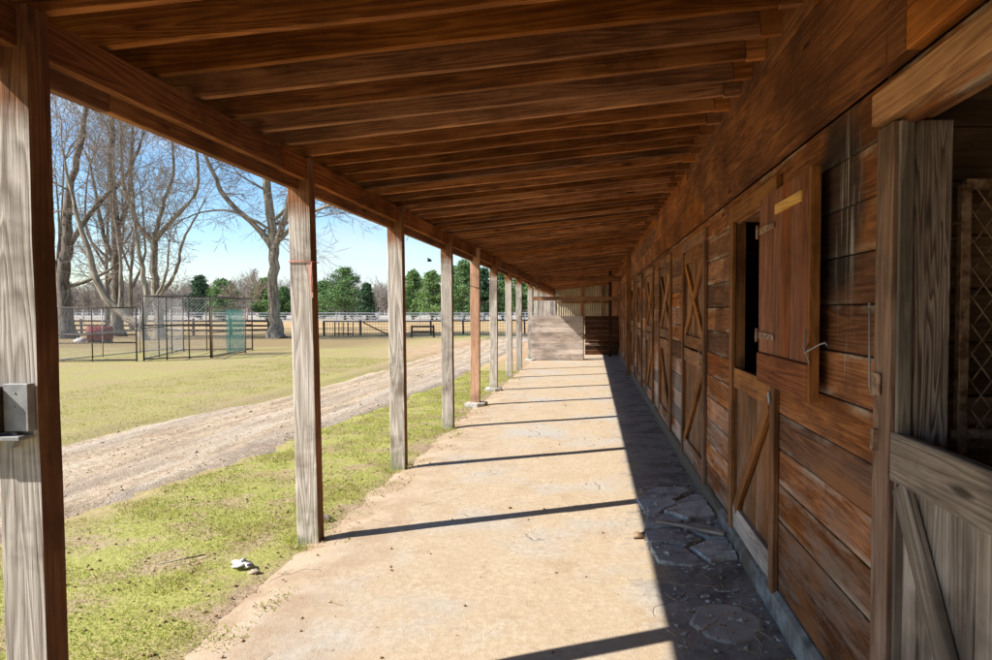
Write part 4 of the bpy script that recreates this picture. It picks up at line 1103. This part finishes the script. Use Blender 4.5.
# tank
tk = empty('tank', (-23.4, 32.3, 0), .7); tag(tk, 'red drum-shaped metal tank on a low frame under the bare trees', 'tank')
m = MB()
m.tube([(-.52, 0, .42), (-.51, 0, .42), (-.44, 0, .42), (.44, 0, .42), (.51, 0, .42), (.52, 0, .42)], [.05, .30, .37, .37, .30, .05], 20); m.build('drum', M['red'], tk)
m = MB(); m.tube([(.2, 0, .77), (.2, 0, .86)], .06, 10); m.build('filler_cap', M['black'], tk)
m = MB()
for x in (-.35, .35):
    m.board((x, -.22, 0), (x, -.22, .22), .05, .05); m.board((x, .22, 0), (x, .22, .22), .05, .05); m.board((x, -.3, .14), (x, .3, .14), .05, .05)
m.board((-.5, -.22, .05), (.5, -.22, .05), .06, .05); m.build('frame', M['black'], tk)
m = MB(); m.blob((-24.4, 32.4, .08), .3, .2, .14, .4, 9, 6); tag(m.build('rock', M['palecon']), 'pale low rock on the ground left of the red tank', 'rock')
# bird
bm = MB(); bx, by, bz = at(430, 40), 40, 1.55 + (311 - 262) / K * 40
bm.blob((bx, by, bz), .15, .07, .06, 0, 10, 7)
bm.add([(bx - .06, by, bz + .03), (bx + .08, by, bz + .03), (bx + .02, by - .28, bz + .14), (bx - .08, by - .30, bz + .13)], [(0, 1, 2, 3)])
bm.add([(bx - .06, by, bz + .03), (bx + .08, by, bz + .03), (bx + .02, by + .28, bz + .14), (bx - .08, by + .30, bz + .13)], [(0, 1, 2, 3)])
bm.add([(bx - .12, by - .02, bz), (bx - .26, by - .06, bz + .02), (bx - .26, by + .06, bz + .02), (bx - .12, by + .02, bz)], [(0, 1, 2, 3)])
tag(bm.build('bird', M['bird']), 'tiny dark bird flying in the sky over the evergreens', 'bird')

# ------------------------------------------------------------------ light, sky, camera
w = bpy.data.worlds.new('World'); S.world = w; w.use_nodes = True; nt = w.node_tree; nt.nodes.clear()
out = nt.nodes.new('ShaderNodeOutputWorld'); bg = nt.nodes.new('ShaderNodeBackground'); sky = nt.nodes.new('ShaderNodeTexSky')
sky.sky_type = 'NISHITA'; sky.sun_disc = False
AZX, AZY, EL = -.928, -.372, math.radians(42.9)
sky.sun_elevation = EL; sky.sun_rotation = math.atan2(AZX, AZY); sky.air_density = 1.0; sky.dust_density = .15; sky.ozone_density = 3.0
tc = nt.nodes.new('ShaderNodeTexCoord'); mp = nt.nodes.new('ShaderNodeMapping'); mp.inputs['Scale'].default_value = (1.6, 1.6, 5.5)
nz = nt.nodes.new('ShaderNodeTexNoise'); nz.inputs['Scale'].default_value = 1.7; nz.inputs['Detail'].default_value = 7; nz.inputs['Roughness'].default_value = .55
mr = nt.nodes.new('ShaderNodeMapRange'); mr.inputs[1].default_value = .5; mr.inputs[2].default_value = .74; mr.inputs[4].default_value = .8
mx = nt.nodes.new('ShaderNodeMix'); mx.data_type = 'RGBA'
lk = nt.links.new
lk(tc.outputs['Generated'], mp.inputs[0]); lk(mp.outputs[0], nz.inputs['Vector']); lk(nz.outputs[0], mr.inputs[0])
hs = nt.nodes.new('ShaderNodeHueSaturation'); hs.inputs['Saturation'].default_value = 1.18
lk(mr.outputs[0], mx.inputs[0]); lk(sky.outputs[0], hs.inputs['Color']); lk(hs.outputs[0], mx.inputs[6]); mx.inputs[7].default_value = (4.6, 4.9, 5.4, 1)
lk(mx.outputs[2], bg.inputs[0]); bg.inputs[1].default_value = .075; lk(bg.outputs[0], out.inputs[0])
sl = bpy.data.lights.new('sun', 'SUN'); sl.energy = 3.2; sl.angle = math.radians(.5); sl.color = (1, .95, .87)
so = bpy.data.objects.new('sun', sl); COL.objects.link(so)
dv = Vector((-AZX * math.cos(EL), -AZY * math.cos(EL), -math.sin(EL)))
so.rotation_euler = dv.to_track_quat('-Z', 'Y').to_euler(); so.location = (-20, -10, 20)
cd = bpy.data.cameras.new('camera'); cam = bpy.data.objects.new('camera', cd); COL.objects.link(cam); S.camera = cam
cd.sensor_width = 36; cd.lens = 680 / 992 * 36; cd.shift_x = -96 / 992; cd.shift_y = 5 / 992; cd.clip_start = .05; cd.clip_end = 3000
cam.location = (0, 0, 1.55); cam.rotation_euler = (math.radians(90) - math.atan(25 / 680), 0, 0)
S.view_settings.view_transform = 'Standard'; S.view_settings.look = 'None'; S.view_settings.gamma = 1; S.view_settings.exposure = 1.4
S.view_settings.use_curve_mapping = False
S.render.engine = 'CYCLES'; c = S.cycles; c.max_bounces = 10; c.diffuse_bounces = 7; c.glossy_bounces = 3; c.use_denoising = True; c.denoising_prefilter = 'NONE'
c.sample_clamp_indirect = 10; c.caustics_reflective = False; c.caustics_refractive = False
try: c.denoiser = 'OPENIMAGEDENOISE'
except Exception: pass
S.render.film_transparent = False
